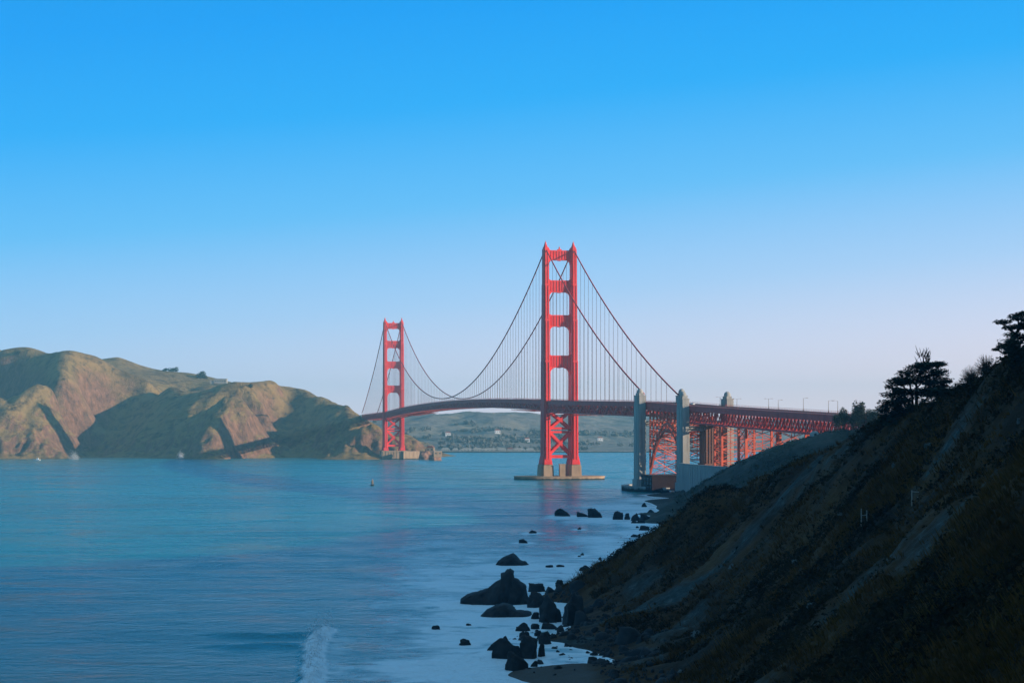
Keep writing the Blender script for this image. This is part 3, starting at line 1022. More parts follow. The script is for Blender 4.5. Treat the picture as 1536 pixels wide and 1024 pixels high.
rod_me = None
for side, sx in (('western', -1), ('eastern', 1)):
    P_main, P_side, P_n = SEGS['main'], SEGS['side'], SEGS['north']
    root = empty('suspension_cable', (St[0], St[1], 0), 0, 'main cable on the left, shaded ' + 'side of the bridge with its hanging ropes' if sx < 0 else
                 'main cable on the right, sunlit side of the bridge with its hanging ropes', 'cable')
    o0 = Vector((St[0], St[1], 0))
    pts, hangers, north_h = [], [], []
    for i, p in enumerate(P_n):
        s = i / (len(P_n) - 1)
        z = 77.5 + (223 - 77.5) * s - 4 * 9 * s * (1 - s)
        q = off(P_n, i, sx * HW, 0)
        pts.append(Vector((q.x, q.y, z)))
        if 1 < i < len(P_n) - 1: north_h.append((q, z))
    for i, p in enumerate(P_main):
        z = cable_z_main(i / (len(P_main) - 1))
        q = off(P_main, i, sx * HW, 0)
        if i: pts.append(Vector((q.x, q.y, z)))
        if 0 < i < len(P_main) - 1: hangers.append((q, z))
    for i, p in enumerate(P_side):
        s = i / (len(P_side) - 1)
        z = 223 + (76.0 - 223) * s - 4 * 11 * s * (1 - s)
        q = off(P_side, i, sx * HW, 0)
        if i: pts.append(Vector((q.x, q.y, z)))
        if 0 < i < len(P_side) - 2: hangers.append((q, z))
    mb = MB()
    mb.tube([p - o0 for p in pts], .62, 8)
    mb.build('cable', M['cable'], root, True)
    # the hundred that show largest hang as parts of their own, the rest (far end) as one
    hangers.sort(key=lambda h: h[0].y)
    for (q, z) in hangers[:100]:
        h = z - q.z
        if h < .8: continue
        if rod_me is None:
            r_ = MB()
            r_.tube([(0, 0, 0), (0, 0, 1)], .17, 6)
            o = r_.build('suspender_rope', M['rope'], root)
            rod_me = o.data
        else:
            o = bpy.data.objects.new('suspender_rope', rod_me)
            COL.objects.link(o)
            o.parent = root
        o.location = q - o0
        o.scale = (1, 1, h - .4)
    rest = MB()
    for (q, z) in hangers[100:] + north_h:
        if z - q.z > 1: rest.tube([q - o0, Vector((q.x, q.y, z - .4)) - o0], .17, 5)
    tag(rest.build('far_suspender_ropes', M['rope'], root), kind='stuff')


# concrete pylons
def pylon(pos, zd, rz, label, zbase=(0, 0), third=False):
    root = empty('bridge_pylon', (pos[0], pos[1], 0), rz, label, 'bridge pylon', 'concrete pylons of the bridge')
    for k, sx in enumerate((-1, 1)):
        x0 = sx * 17.4
        sh = MB()
        zb = zbase[k]
        sh.prism_xy([(x0 + x, y) for x, y in plus_poly(7.0, 13.0, .5, .8)], zb, zd - 1, .96, (x0, 0))
        sh.box((x0, 0, (zb + zd) / 2 - 1), (7.4, 4.2, zd - zb - 2), 0, .97)
        sh.prism_xy([(x0 + x, y) for x, y in plus_poly(9.2, 14.6, .5, .8)], zb, zb + 9, .94, (x0, 0))
        so = sh.build('shaft', M['conc'], root)
        pv = MB()
        pv.prism_xy([(x0 + x, y) for x, y in plus_poly(7.4, 10.6, .7, 1.0)], zd - 1, zd + 5.0)
        pv.prism_xy([(x0 + x, y) for x, y in plus_poly(7.8, 11.0, .7, 1.0)], zd + 5.0, zd + 5.6)
        pv.prism_xy([(x0 + x, y) for x, y in plus_poly(5.6, 7.0, .5, .7)], zd + 5.6, zd + 7.4)
        pv.build('parapet_block', M['conc'], so)
        dm = MB()
        dm.lathe([(2.5, zd + 7.4), (2.5, zd + 8.6)] + [(2.4 * math.cos(a), zd + 8.6 + 2.4 * math.sin(a)) for a in np.linspace(0, 1.45, 6)], (x0, 0), 16)
        dm.build('dome', M['conc'], so, False)
    MB().box((0, 0, zd - 16.5), (34.8 - 7.2, 9.5, 4)).build('portal_beam', M['conc'], root)
    return root


rz1 = math.atan2(-(S1 - S2)[0], (S1 - S2)[1])
pylon(S1, 69.3, rz1, 'concrete bridge pylon at the water, farther of the two flanking the steel arch')
pylon(S2, 65.2, rz1, 'concrete bridge pylon with sunlit south face, nearer of the two flanking the steel arch', (0, 10))


# steel arch between the pylons
def arch():
    root = empty('steel_arch', (S2[0], S2[1], 0), rz1, 'dense orange steel arch lattice between the two concrete pylons', 'steel arch')
    Ln = float(np.linalg.norm(S1 - S2))
    y0, y1 = 9.0, Ln - 9.0
    nP = 10
    def zr(y):
        s = (y - y0) / (y1 - y0)
        return 12 + 4 * 36 * s * (1 - s)
    ytop = lambda y: 65.2 + (69.3 - 65.2) * y / Ln - 5.6
    ys = [y0 + (y1 - y0) * i / nP for i in range(nP + 1)]
    for sx in (-1, 1):
        rib, col = MB(), MB()
        for i in range(nP):
            a, b_ = ys[i], ys[i + 1]
            for dz in (0, 5):
                rib.beam((sx * 12, a, zr(a) + dz), (sx * 12, b_, zr(b_) + dz), 1.3, 1.3)
            rib.beam((sx * 12, a, zr(a)), (sx * 12, b_, zr(b_) + 5), .7)
            rib.beam((sx * 12, a, zr(a) + 5), (sx * 12, b_, zr(b_)), .7)
            rib.beam((sx * 12, b_, zr(b_)), (sx * 12, b_, zr(b_) + 5), .8)
        for i, y in enumerate(ys):
            col.beam((sx * 12, y, zr(y) + 5), (sx * 12, y, ytop(y)), 1.1)
            if i < nP:
                z = ytop(y) - 7
                while z > max(zr(y), zr(ys[i + 1])) + 6:
                    col.beam((sx * 12, y, z), (sx * 12, ys[i + 1], z), .6)
                    col.beam((sx * 12, y, z), (sx * 12, ys[i + 1], z + 6.5), .45)
                    col.beam((sx * 12, y, z + 6.5), (sx * 12, ys[i + 1], z), .45)
                    z -= 7
        rib.build('arch_rib', M['steel'], root)
        col.build('spandrel_column', M['steel'], root)
    tb = MB()
    for i, y in enumerate(ys):
        z = zr(y)
        while z < ytop(y) - 4:
            tb.beam((-12, y, z), (12, y, z), .6)
            zt = min(z + 7, ytop(y))
            tb.beam((-12, y, z), (12, y, zt), .45)
            tb.beam((12, y, z), (-12, y, zt), .45)
            tb.beam((0, y, z), (0, y, zt), .4)
            z += 7
        if i < nP:
            tb.beam((-12, y, zr(y) + .2), (12, ys[i + 1], zr(ys[i + 1]) + .2), .5)
            tb.beam((12, y, zr(y) + .25), (-12, ys[i + 1], zr(ys[i + 1]) + .25), .5)
    tb.build('lateral_bracing', M['steel'], root)
    return root


arch()

# trestle bents under the viaduct
def approach_at(t):
    p = S2 + np.array([.235, -.972]) * t
    return p[0], p[1], 65.2 + (51 - 65.2) * t / 430


RZV = math.atan2(-.235, .972) + math.pi * 0
rzv = -math.atan2(.235, -.972) + math.pi
def trestle(t, ln, label, xs=(-12, 12)):
    x, y, zd = approach_at(t)
    zb = min(bluff_z(x - 12, y), bluff_z(x + 12, y), 24) - 1.5
    root = empty('trestle_bent', (x, y, zb), R(13.6), label, 'viaduct support', 'steel trestle towers under the viaduct')
    H = zd - 12.6 - zb
    for sx in xs:
        for sy in (-1, 1):
            c = MB()
            c.box((sx, sy * ln / 2, H / 2), (1.5, 1.5, H))
            c.box((sx, sy * ln / 2, .6), (2.6, 2.6, 1.2))
            c.build('column', M['steel'], root)
    br = MB()
    nl = max(2, round(H / 8))
    for k in range(nl):
        z0, z1 = H * k / nl, H * (k + 1) / nl
        for sx in xs:
            br.beam((sx, -ln / 2, z1), (sx, ln / 2, z1), .55)
            br.beam((sx, -ln / 2, z0), (sx, ln / 2, z1), .4)
            br.beam((sx, ln / 2, z0), (sx, -ln / 2, z1), .4)
        for sy in (-1, 1):
            br.beam((xs[0], sy * ln / 2, z1), (xs[1], sy * ln / 2, z1), .55)
            br.beam((xs[0], sy * ln / 2, z0), (xs[1], sy * ln / 2, z1), .4)
            br.beam((xs[1], sy * ln / 2, z0), (xs[0], sy * ln / 2, z1), .4)
            br.beam((0, sy * ln / 2, z0), (0, sy * ln / 2, z1), .4)
    br.build('cross_bracing', M['steel'], root)
    return root


trestle(62, 15, 'tall orange trestle tower above the pale sea wall')
trestle(110, 14, 'orange trestle tower whose feet sink behind the rising slope')
trestle(172, 5, 'narrow orange trestle bent at the open gap below the truss', (-10, 10))
trestle(262, 6, 'low orange trestle bent by the round grey dome on the slope')
trestle(312, 6, 'low orange trestle bent beside the hazy trees')

# anchorage block and the third, domed pavilion on the east side
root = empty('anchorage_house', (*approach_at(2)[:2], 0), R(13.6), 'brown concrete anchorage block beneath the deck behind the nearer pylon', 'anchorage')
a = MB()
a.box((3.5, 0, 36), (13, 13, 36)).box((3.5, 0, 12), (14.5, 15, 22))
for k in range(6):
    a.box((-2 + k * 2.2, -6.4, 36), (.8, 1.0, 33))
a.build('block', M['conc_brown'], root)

# sea wall and brick fort at the foot
def wall_strip(name, pts, zt, zb, th, label, cat, mat):
    root = empty(name, (pts[0][0], pts[0][1], 0), 0, label, cat)
    w_, cp = MB(), MB()
    o = Vector((pts[0][0], pts[0][1], 0))
    for a_, b_ in zip(pts[:-1], pts[1:]):
        a3, b3 = Vector((*a_, (zt + zb) / 2)) - o, Vector((*b_, (zt + zb) / 2)) - o
        w_.beam(a3, b3, th, zt - zb)
        d = (b3 - a3)
        n_ = max(1, int(d.length // 6))
        for k in range(n_):
            q = a3.lerp(b3, (k + .5) / n_)
            w_.box((q.x, q.y, (zt + zb) / 2 - .3), (th + .5, .7, zt - zb - .8), math.atan2(d.y, d.x) - math.pi / 2)
        cp.beam(Vector((*a_, zt + .25)) - o, Vector((*b_, zt + .25)) - o, th + .6, .5)
    w_.build('wall_face', mat, root)
    cp.build('coping', mat, root)
    return root


wall_strip('sea_wall', [(123.5, 1404), (127, 1360), (133, 1318), (140, 1275), (149, 1245)], 23.0, -2, 1.6, 'tall pale concrete retaining wall on the slope below the viaduct', 'wall', M['conc'])
wall_strip('sea_wall', [(140, 1545), (98, 1548), (88.5, 1522), (92, 1488), (118, 1446)], 3.6, -3, 3.0, 'low dark sea wall around the foot of the farther pylon', 'wall', M['conc'])

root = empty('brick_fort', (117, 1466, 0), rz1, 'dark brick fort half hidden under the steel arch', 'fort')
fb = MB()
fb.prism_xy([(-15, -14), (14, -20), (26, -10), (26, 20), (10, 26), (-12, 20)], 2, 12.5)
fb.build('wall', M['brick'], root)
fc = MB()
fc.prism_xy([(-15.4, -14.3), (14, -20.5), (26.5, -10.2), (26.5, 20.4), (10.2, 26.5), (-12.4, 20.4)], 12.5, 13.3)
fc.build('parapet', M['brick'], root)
for k in range(3):
    for j in range(4):
        fw = MB()
        fw.prism_xz([(-.8, 0), (.8, 0), (.8, 1.6), (.45, 2.2), (-.45, 2.2), (-.8, 1.6)], -.15, .15)
        o = fw.build('casemate_window', M['window'], root)
        yv = -10 + j * 9
        o.location = (-15 + (yv + 14) * 3 / 34 - .04, yv, 3.0 + k * 3.1)
        o.rotation_euler = (0, 0, R(90) - math.atan2(3, 34) )


# street lamps along the deck
def lamp_post(loc, rz, h, two, label):
    root = empty('street_lamp', loc, rz, label, 'street lamp', 'street lamps on the bridge')
    p = MB()
    p.lathe([(.34, 0), (.34, .8), (.19, 1.0), (.14, h * .5), (.11, h)], (0, 0), 8)
    p.build('post', M['lamp'], root)
    arms = MB()
    for s in ((-1, 1) if two else (1,)):
        arms.tube([(0, 0, h - .4), (s * .9, 0, h + .1), (s * 2.6, 0, h + .25)], .06, 6)
    arms.build('arm', M['lamp'], root)
    for s in ((-1, 1) if two else (1,)):
        MB().box((s * 2.7, 0, h + .1), (1.0, .4, .22)).build('lamp_head', M['lamp'], root)


LP = [(1055, 598, 'street lamp on the deck between the sunlit pylon and the domed pavilion', 1, -1), (1105, 598, 'twin armed street lamp first to the right of the domed pavilion', 1, 1),
      (1153, 598, 'tall twin armed street lamp left of a shorter one over the truss', 1, -1), (1168, 600, 'single armed street lamp just right of the tall twin armed lamp', 0, -1),
      (1205, 597, 'lone street lamp standing mid way along the viaduct', 0, -1), (1243.5, 601, 'street lamp left of the pair near the hazy trees', 0, -1), (1257, 601, 'street lamp nearest to the hazy trees at the right end of the viaduct', 0, 1)]
PA = SEGS['approach']
for px, py, lab, two, sx in LP:
    best = None
    for i in range(len(PA) - 1):
        for q in (0, .25, .5, .75):
            c_ = off(PA, i, sx * 11.6, .25).lerp(off(PA, i + 1, sx * 11.6, .25), q)
            e_ = abs(768 + c_.x / c_.y * FPX - px)
            if best is None or e_ < best[0]: best = (e_, c_)
    c_ = best[1]
    ztop = CAM_H - (py - HOR) / FPX * c_.y
    lamp_post(c_, R(13.6) + (0 if sx < 0 else math.pi), max(6.5, min(13, ztop - c_.z)), two, lab)


# vehicles on the deck
def vehicle(seg, i, x, label, colour, tall=False):
    P = SEGS[seg]
    c_ = off(P, i, x, 0)
    d = P[min(i + 1, len(P) - 1)] - P[max(i - 1, 0)]
    root = empty('van' if tall else 'car', c_, math.atan2(-d.x, d.y), label, 'van' if tall else 'car', 'vehicles on the bridge deck')
    h = 2.3 if tall else 1.0
    b_ = MB()
    b_.prism_xz([(-.9, .3), (.9, .3), (.92, h * .7), (.85, h), (-.85, h), (-.92, h * .7)], -2.3, 2.3)
    bo = b_.build('body', colour, root)
    cb = MB()
    if tall:
        cb.box((0, 2.305, 1.7), (1.5, .05, .7))
    else:
        cb.box((0, -.2, 1.27), (1.6, 2.4, .5), 0, .8)
    cb.build('window', M['window'], root)
    for sx in (-1, 1):
        for sy in (-1.45, 1.45):
            w_ = MB()
            w_.tube([(sx * .7, sy, .34), (sx * .95, sy, .34)], .34, 12)
            w_.build('wheel', M['dark'], root)


vehicle('arch', 2, -7, 'white van on the deck just right of the farther pylon', M['white'], True)
vehicle('arch', 5, -4, 'pale car on the deck between the two arch pylons', M['white'])
vehicle('approach', 24, -7, 'white van on the viaduct deck close to the hazy trees', M['white'], True)

# ------------------------------------------------------------------ rocks
def ico(sub):
    import bmesh
    bm = bmesh.new()
    bmesh.ops.create_icosphere(bm, subdivisions=sub, radius=1)
    v = np.array([p.co[:] for p in bm.verts])
    f_ = np.array([[q.index for q in p.verts] for p in bm.faces])
    bm.free()
    return v, f_


ICO = {k: ico(k) for k in (2, 3, 4, 5)}


def rock_mesh(name, w, d, h, seed, sub=4, lean=0.0, sharp=.35):
    """A boulder: a ball cut by random planes and roughened, its base under the water."""
    v, f_ = ICO[sub]
    r_ = np.random.default_rng(seed)
    v = v / (np.abs(v) ** 2.4).sum(1)[:, None] ** (1 / 2.4)
    rot = r_.uniform(0, math.pi)
    v = v @ np.array([[math.cos(rot), math.sin(rot), 0], [-math.sin(rot), math.cos(rot), 0], [0, 0, 1]])
    for _ in range(8):
        n_ = r_.normal(size=3)
        n_[2] = abs(n_[2]) * .55
        n_ /= np.linalg.norm(n_)
        k = r_.uniform(.45, .85)
        dd = v @ n_
        v -= np.clip(dd - k, 0, None)[:, None] * n_ * .97
    o = r_.uniform(0, 90, 3)
    v *= (1 + sharp * .8 * fbm(v[:, 0] * 1.5 + o[0], v[:, 1] * 1.5 + o[1], v[:, 2] * 1.5 + o[2], 3))[:, None]
    v *= (1 + .10 * (ridged(v[:, 0] * 3 + o[0], v[:, 1] * 3 + v[:, 2] * 2.2 + o[1], 0, 3) - .6))[:, None]
    v[:, 0] += lean * np.clip(v[:, 2], 0, None)
    for a_, s_ in ((0, w), (1, d)):
        v[:, a_] -= (v[:, a_].max() + v[:, a_].min()) / 2
        v[:, a_] *= s_ / (v[:, a_].max() - v[:, a_].min())
    zt = np.clip(v[:, 2], 0, None)
    v[:, 2] = np.where(v[:, 2] > 0, (zt / zt.max()) ** .68 * h, v[:, 2] * max(.6, h * .4))
    return np_mesh(name, v, f_)


def stack_mesh(name, outline, depth, seed, zb=-1.5):
    """A sea stack: its outline swept through a rounded depth, every slice smaller and roughened."""
    r_ = np.random.default_rng(seed)
    O = np.array(outline, float)
    seg = []
    for i in range(len(O) - 1):
        n_ = max(1, int(np.linalg.norm(O[i + 1] - O[i]) / .7))
        for k in range(n_): seg.append(O[i] + (O[i + 1] - O[i]) * k / n_)
    seg.append(O[-1])
    S = np.array(seg)
    ns = 22
    V = []
    cx = S[:, 0].mean()
    for j in range(ns):
        s = -1 + 2 * j / (ns - 1)
        k = (1 - abs(s) ** 2.2) ** .62
        x = cx + (S[:, 0] - cx) * (.35 + .65 * k)
        z = zb + (S[:, 1] - zb) * k
        y = np.full(len(S), s * depth / 2)
        dn = fbm(x * .22 + seed, y * .22, z * .22, 4) * 1.0 + fbm(x * .8, y * .8 + seed, z * .8, 3) * .45 + (ridged(x * .35 + z * .2 + seed, y * .35, 0, 3) - .6) * .8
        mid = np.clip(k * 1.3, 0, 1)
        V.append(np.stack([x + dn * .5, y + dn * 1.2, z + np.where(z > zb + .3, dn * .45 * mid, 0)], 1))
    m_ = len(S)
    V = np.concatenate(V)
    i = np.arange(ns * m_).reshape(ns, m_)
    F = np.stack([i[:-1, :-1], i[1:, :-1], i[1:, 1:], i[:-1, 1:]], -1).reshape(-1, 4)
    return np_mesh(name, V, F)


def px_outline(pts, yb, x0):
    """Outline in metres for a rock that meets the water on sight line (x0, yb)."""
    Y = CAM_H * FPX / (yb - HOR)
    k = Y / FPX
    return [((x - x0) * k, (yb - y) * k) for x, y in pts], ((x0 - 768) * k, Y)


def stack(pts8, yb, depth, seed, label, group=None):
    pts = [(680 + x / 5.018, 820 + y / 5.018) for x, y in pts8]
    x0 = sum(p[0] for p in pts) / len(pts)
    ol, (X, Y) = px_outline(pts, yb, x0)
    ol = [(ol[0][0] - .4, -1.5)] + ol + [(ol[-1][0] + .4, -1.5)]
    o = link_mesh('sea_stack', stack_mesh('sea_stack', ol, depth, seed), M['rock'], None, False)
    o.location = (X, Y + depth * .25, 0)
    tag(o, label, 'rock', group)


G = 'dark rocks in the surf'
stack([(315, 140), (340, 105), (380, 75), (450, 50), (490, 90), (515, 110), (540, 103), (570, 138)], 847.5, 13, 3, 'smooth dark humped sea rock standing alone behind the big stack', G)
stack([(60, 432), (62, 388), (90, 370), (200, 335), (260, 315), (320, 270), (388, 236), (352, 219), (352, 210), (380, 206), (398, 180), (430, 168), (455, 188), (460, 232), (500, 250), (545, 290), (552, 350), (575, 400), (585, 440)],
      906, 16, 5, 'largest dark sea stack with a knob like a head on top', G)
stack([(205, 522), (245, 482), (285, 468), (320, 440), (380, 425), (440, 450), (480, 480), (560, 490), (580, 510)], 924, 12, 9, 'low pointed dark slab in front of the big stack', G)

ROCKS = [  # px0, py_top, px1, py_base, label
    (790, 875, 819, 886, 'flat topped dark rock just right of the big stack'),
    (789, 888, 822, 912, 'rounded dark rock touching the right foot of the big stack'),
    (806, 893, 845, 932, 'tall blocky dark boulder, left of the two at the cliff foot'),
    (842, 890, 884, 937, 'broad blocky dark boulder, right of the two at the cliff foot'),
    (833, 869, 846, 879, 'small leaning dark rock capping a trio in the surf'),
    (832, 878, 851, 888, 'middle dark rock of the stacked trio in the surf'),
    (834, 887, 849, 892.5, 'lowest flat dark rock of the stacked trio in the surf'),
    (817, 889.5, 829, 893.5, 'small flat dark rock between the big stack and the trio'),
    (853, 882, 877, 891, 'jagged dark rock just beyond the broad cliff foot boulder'),
    (866, 887, 878, 894, 'small dark rock at the cliff edge beside the jagged one'),
    (868, 863.5, 888, 869.5, 'flat wedge shaped dark rock in the foam off the cliff'),
    (867, 848, 891, 856.5, 'dark rock with a long low tail pointing left in the foam'),
    (818, 847, 830, 850, 'thin dark rock awash right of the humped rock'),
    (834, 846.5, 847, 849.5, 'second thin dark rock awash, just left of the tailed rock'),
    (878, 870.5, 897, 878, 'low arched dark rock at the foot of the near cliff'),
    (895, 854, 910.5, 863.5, 'lumpy dark rock close under the near cliff edge'),
    (686, 958, 708, 968, 'smooth oval dark rock alone in the foam at left'),
    (728, 964, 746, 976, 'small dark rock just left of the wide bottom boulder'),
    (738, 958.5, 781, 988, 'wide dark boulder at the bottom beside the tall pointed one'),
    (779, 954.5, 808, 987, 'tall pointed dark boulder near the sand beach'),
    (805, 964, 819, 984, 'narrow upright dark rock right of the tall pointed boulder'),
    (754, 979, 790, 1007, 'spiky dark rock lowest in the photo before the wide boulder'),
    (795, 990.5, 807, 998.5, 'small rounded dark rock at the edge of the sand'),
    (805, 989, 816, 995.5, 'small dark rock touching the rounded one at the sand edge'),
    (791, 1002.5, 801, 1008, 'little dark rock lowest beside the sand beach'),
    (807, 949, 832, 967, 'flat dark ledge rock behind the tall pointed boulder'),
    (773, 934, 796, 946, 'low double humped dark rock below the big stack'),
    (795, 935, 811, 943, 'small dark rock right of the double humped one'),
    (783, 946.5, 797, 952.5, 'small dark rock just below the double humped one'),
    (801, 945, 813, 952, 'little dark rock above the flat ledge rock'),
    (795, 918, 809, 928, 'dark rock against the foot of the tall blocky boulder'),
    (698, 934.5, 708, 938, 'thin dark rock awash alone left of the double humped one'),
    (646, 937.5, 663, 944, 'dark rock farthest left in the open water'),
    (832, 762.5, 858, 774, 'dome shaped dark rock far out below the near tower'),
    (865, 767.5, 884, 775, 'low dark rock joined to the left of a taller distant one'),
    (881, 762.5, 903, 776, 'triangular dark rock far out right of the dome shaped one'),
    (919, 766.5, 937, 779, 'left end boulder of the rock row off the middle slope'),
    (935, 769.5, 947, 779, 'second boulder of the rock row off the middle slope'),
    (945, 769.5, 963, 781, 'widest boulder of the rock row off the middle slope'),
    (960, 772.5, 976, 782, 'right end boulder of the rock row against the middle slope'),
    (962, 754, 971, 760, 'small cone shaped rock alone near the pylon foot'),
    (970, 764, 982, 769, 'flat rock beside the middle slope shore below the cone shaped one'),
    (945, 780.5, 955, 784.5, 'thin flat rock just below the rock row, left one'),
    (954, 779.5, 968, 784.5, 'thin flat rock just below the rock row, right one'),
    (953, 788.5, 959, 791.5, 'tiny rock left of the lumpy rock below the row'),
    (957.5, 788, 974.5, 795, 'lumpy rock near the notch where both slopes meet'),
    (945, 801, 958, 805.5, 'flat rock alone below the notch where both slopes meet'),
    (865.5, 790.5, 872.5, 794, 'tiny rock in the reddish reflection below the distant pair'),
    (870, 829, 877, 832, 'upper of two tiny rocks in the middle of the foam'),
    (866, 832.5, 872, 834.5, 'lower of two tiny rocks in the middle of the foam'),
    (896, 835, 903, 839.5, 'little peaked rock in the foam above the twin tailed rock'),
    (912, 835.5, 920.5, 839.5, 'small rock close to the near cliff edge, highest on it'),
    (898, 841.5, 912, 847, 'low rock with a right hand tail under the near cliff'),
    (791, 794.5, 805, 799.5, 'upper of two flat rocks in open water left of the reflection'),
    (778, 808, 792, 814, 'lower of two flat rocks in open water left of the reflection'),
]
for k, (x0, yt, x1, yb, lab) in enumerate(ROCKS):
    X, Y = SEA((x0 + x1) / 2, yb)
    s_ = Y / FPX
    w_, h_ = (x1 - x0) * s_, (yb - yt) * s_
    d_ = max(w_ * .75, h_ * 1.1)
    gz = max(0.0, bluff_z(X, Y + d_ * .3)) if X > -20 else 0
    o = link_mesh('sea_rock', rock_mesh('sea_rock', w_ * 1.03, d_, h_ * 1.04 + .15, 100 + k, 4 if w_ > 3 else 3, random.uniform(-.25, .25)), M['rock'], None, False)
    o.location = (X, Y + d_ * .32, min(gz, h_ * .3) - .15)
    tag(o, lab, 'rock', G)

rock_spots = [(*SEA((r0[0] + r0[2]) / 2, r0[3]), (r0[2] - r0[0]) * SEA(0, r0[3])[1] / FPX) for r0 in ROCKS] + [(*SEA(770, 850), 16), (*SEA(745, 908), 20), (*SEA(750, 926), 14)]
wx = lines((-7000, -400, 600), (-400, -120, 20), (-120, -54, 1.6), (-54, -30, .7), (-30, 110, 1.6), (110, 300, 10), (300, 7000, 600))
wy = lines((-900, 200, 100), (200, 340, 10), (340, 640, 1.6), (640, 1000, 4), (1000, 1600, 12), (1600, 9500, 300))
me, *_ = grid_mesh('sea', wx, wy, sea_z, {'foam': foam_f})
tag(link_mesh('sea', me, M['water'], None, True), kind='structure')


# rubble along the cliff foot (uncountable)
RV = []
for k in range(14):
    me_ = rock_mesh('pebble', 1, 1, .8, 700 + k, 2)
    co = np.empty(len(me_.vertices) * 3, dtype=np.float32)
    me_.vertices.foreach_get('co', co)
    RV.append(co.reshape(-1, 3).astype(float))
    bpy.data.meshes.remove(me_)
v0, f0 = ICO[2]
Vs, Fs, cnt = [], [], 0
r_ = np.random.default_rng(31)
while cnt < 1500:
    X, Y = r_.uniform(-2, 62), r_.uniform(335, 600)
    z = bluff_z(X, Y)
    if not (-1.5 < z < 3.4): continue
    if z < -.6 and (r_.random() > .3 or X > 40): continue
    if sand_mask(np.array(X), np.array(Y), np.array(z)) > .2 and r_.random() > .05: continue
    if noise3(X * .11, Y * .05, 3.0) < -.12: continue
    s_ = min(4.5, .35 + r_.pareto(2.4) * .55)
    an = r_.uniform(0, 6.28)
    v = RV[cnt % 14] * np.array([s_ * r_.uniform(.8, 1.6), s_ * r_.uniform(.8, 1.4), s_ * r_.uniform(.5, 1.1)])
    v = v @ np.array([[math.cos(an), math.sin(an), 0], [-math.sin(an), math.cos(an), 0], [0, 0, 1]])
    Vs.append(v + np.array([X, Y, max(z, -.35) - s_ * .12]))
    Fs.append(f0 + cnt * len(v0))
    cnt += 1
tag(link_mesh('shore_rubble', np_mesh('shore_rubble', np.concatenate(Vs), np.concatenate(Fs)), M['rock']), 'dark loose stones strewn along the foot of the near cliff', 'rubble', kind='stuff')

# pale boulders lying on the near slope
PB = [(1262, 772, 10, 13, 'upright pale boulder left of the weathered posts on the slope'), (1193, 842, 13, 9, 'bluish pale boulder set in the slope left of centre'),
      (1255, 882, 9, 6, 'small pale boulder on the dark slope above the larger slanting one'), (1217, 906, 16, 12, 'slanting pale boulder on the dark slope'),
      (1341, 697, 8, 9, 'small bright boulder high on the slope below the big cypress'), (1394, 667, 16, 10, 'long pale outcrop high on the slope below the big cypress'),
      (1078, 993, 7, 6, 'small bright boulder low on the scree slope'), (1045, 948, 16, 16, 'pale split boulder halfway up the scree'), (994, 985, 12, 20, 'grey upright boulder low on the scree near the sand'),
      (1020, 1006, 12, 6, 'flat pale boulder lowest on the scree'), (1098, 846, 14, 7, 'pale ledge boulder below the eroded scarp'), (1529, 632, 9, 10, 'round pale boulder at the right edge of the slope')]
for k, (px, py, w, h, lab) in enumerate(PB):
    X, Y, z = ground_on_ray(px, py + h * .4)
    s_ = Y / FPX
    o = link_mesh('pale_boulder', rock_mesh('pale_boulder', w * s_, w * s_ * .9, h * s_ * .62, 400 + k, 3), M['rock_pale'])
    o.location = (X, Y, z - .05)
    o.rotation_euler = (0, R(random.uniform(-28, -8)), 0)
    tag(o, lab, 'boulder', 'pale boulders on the near slope')

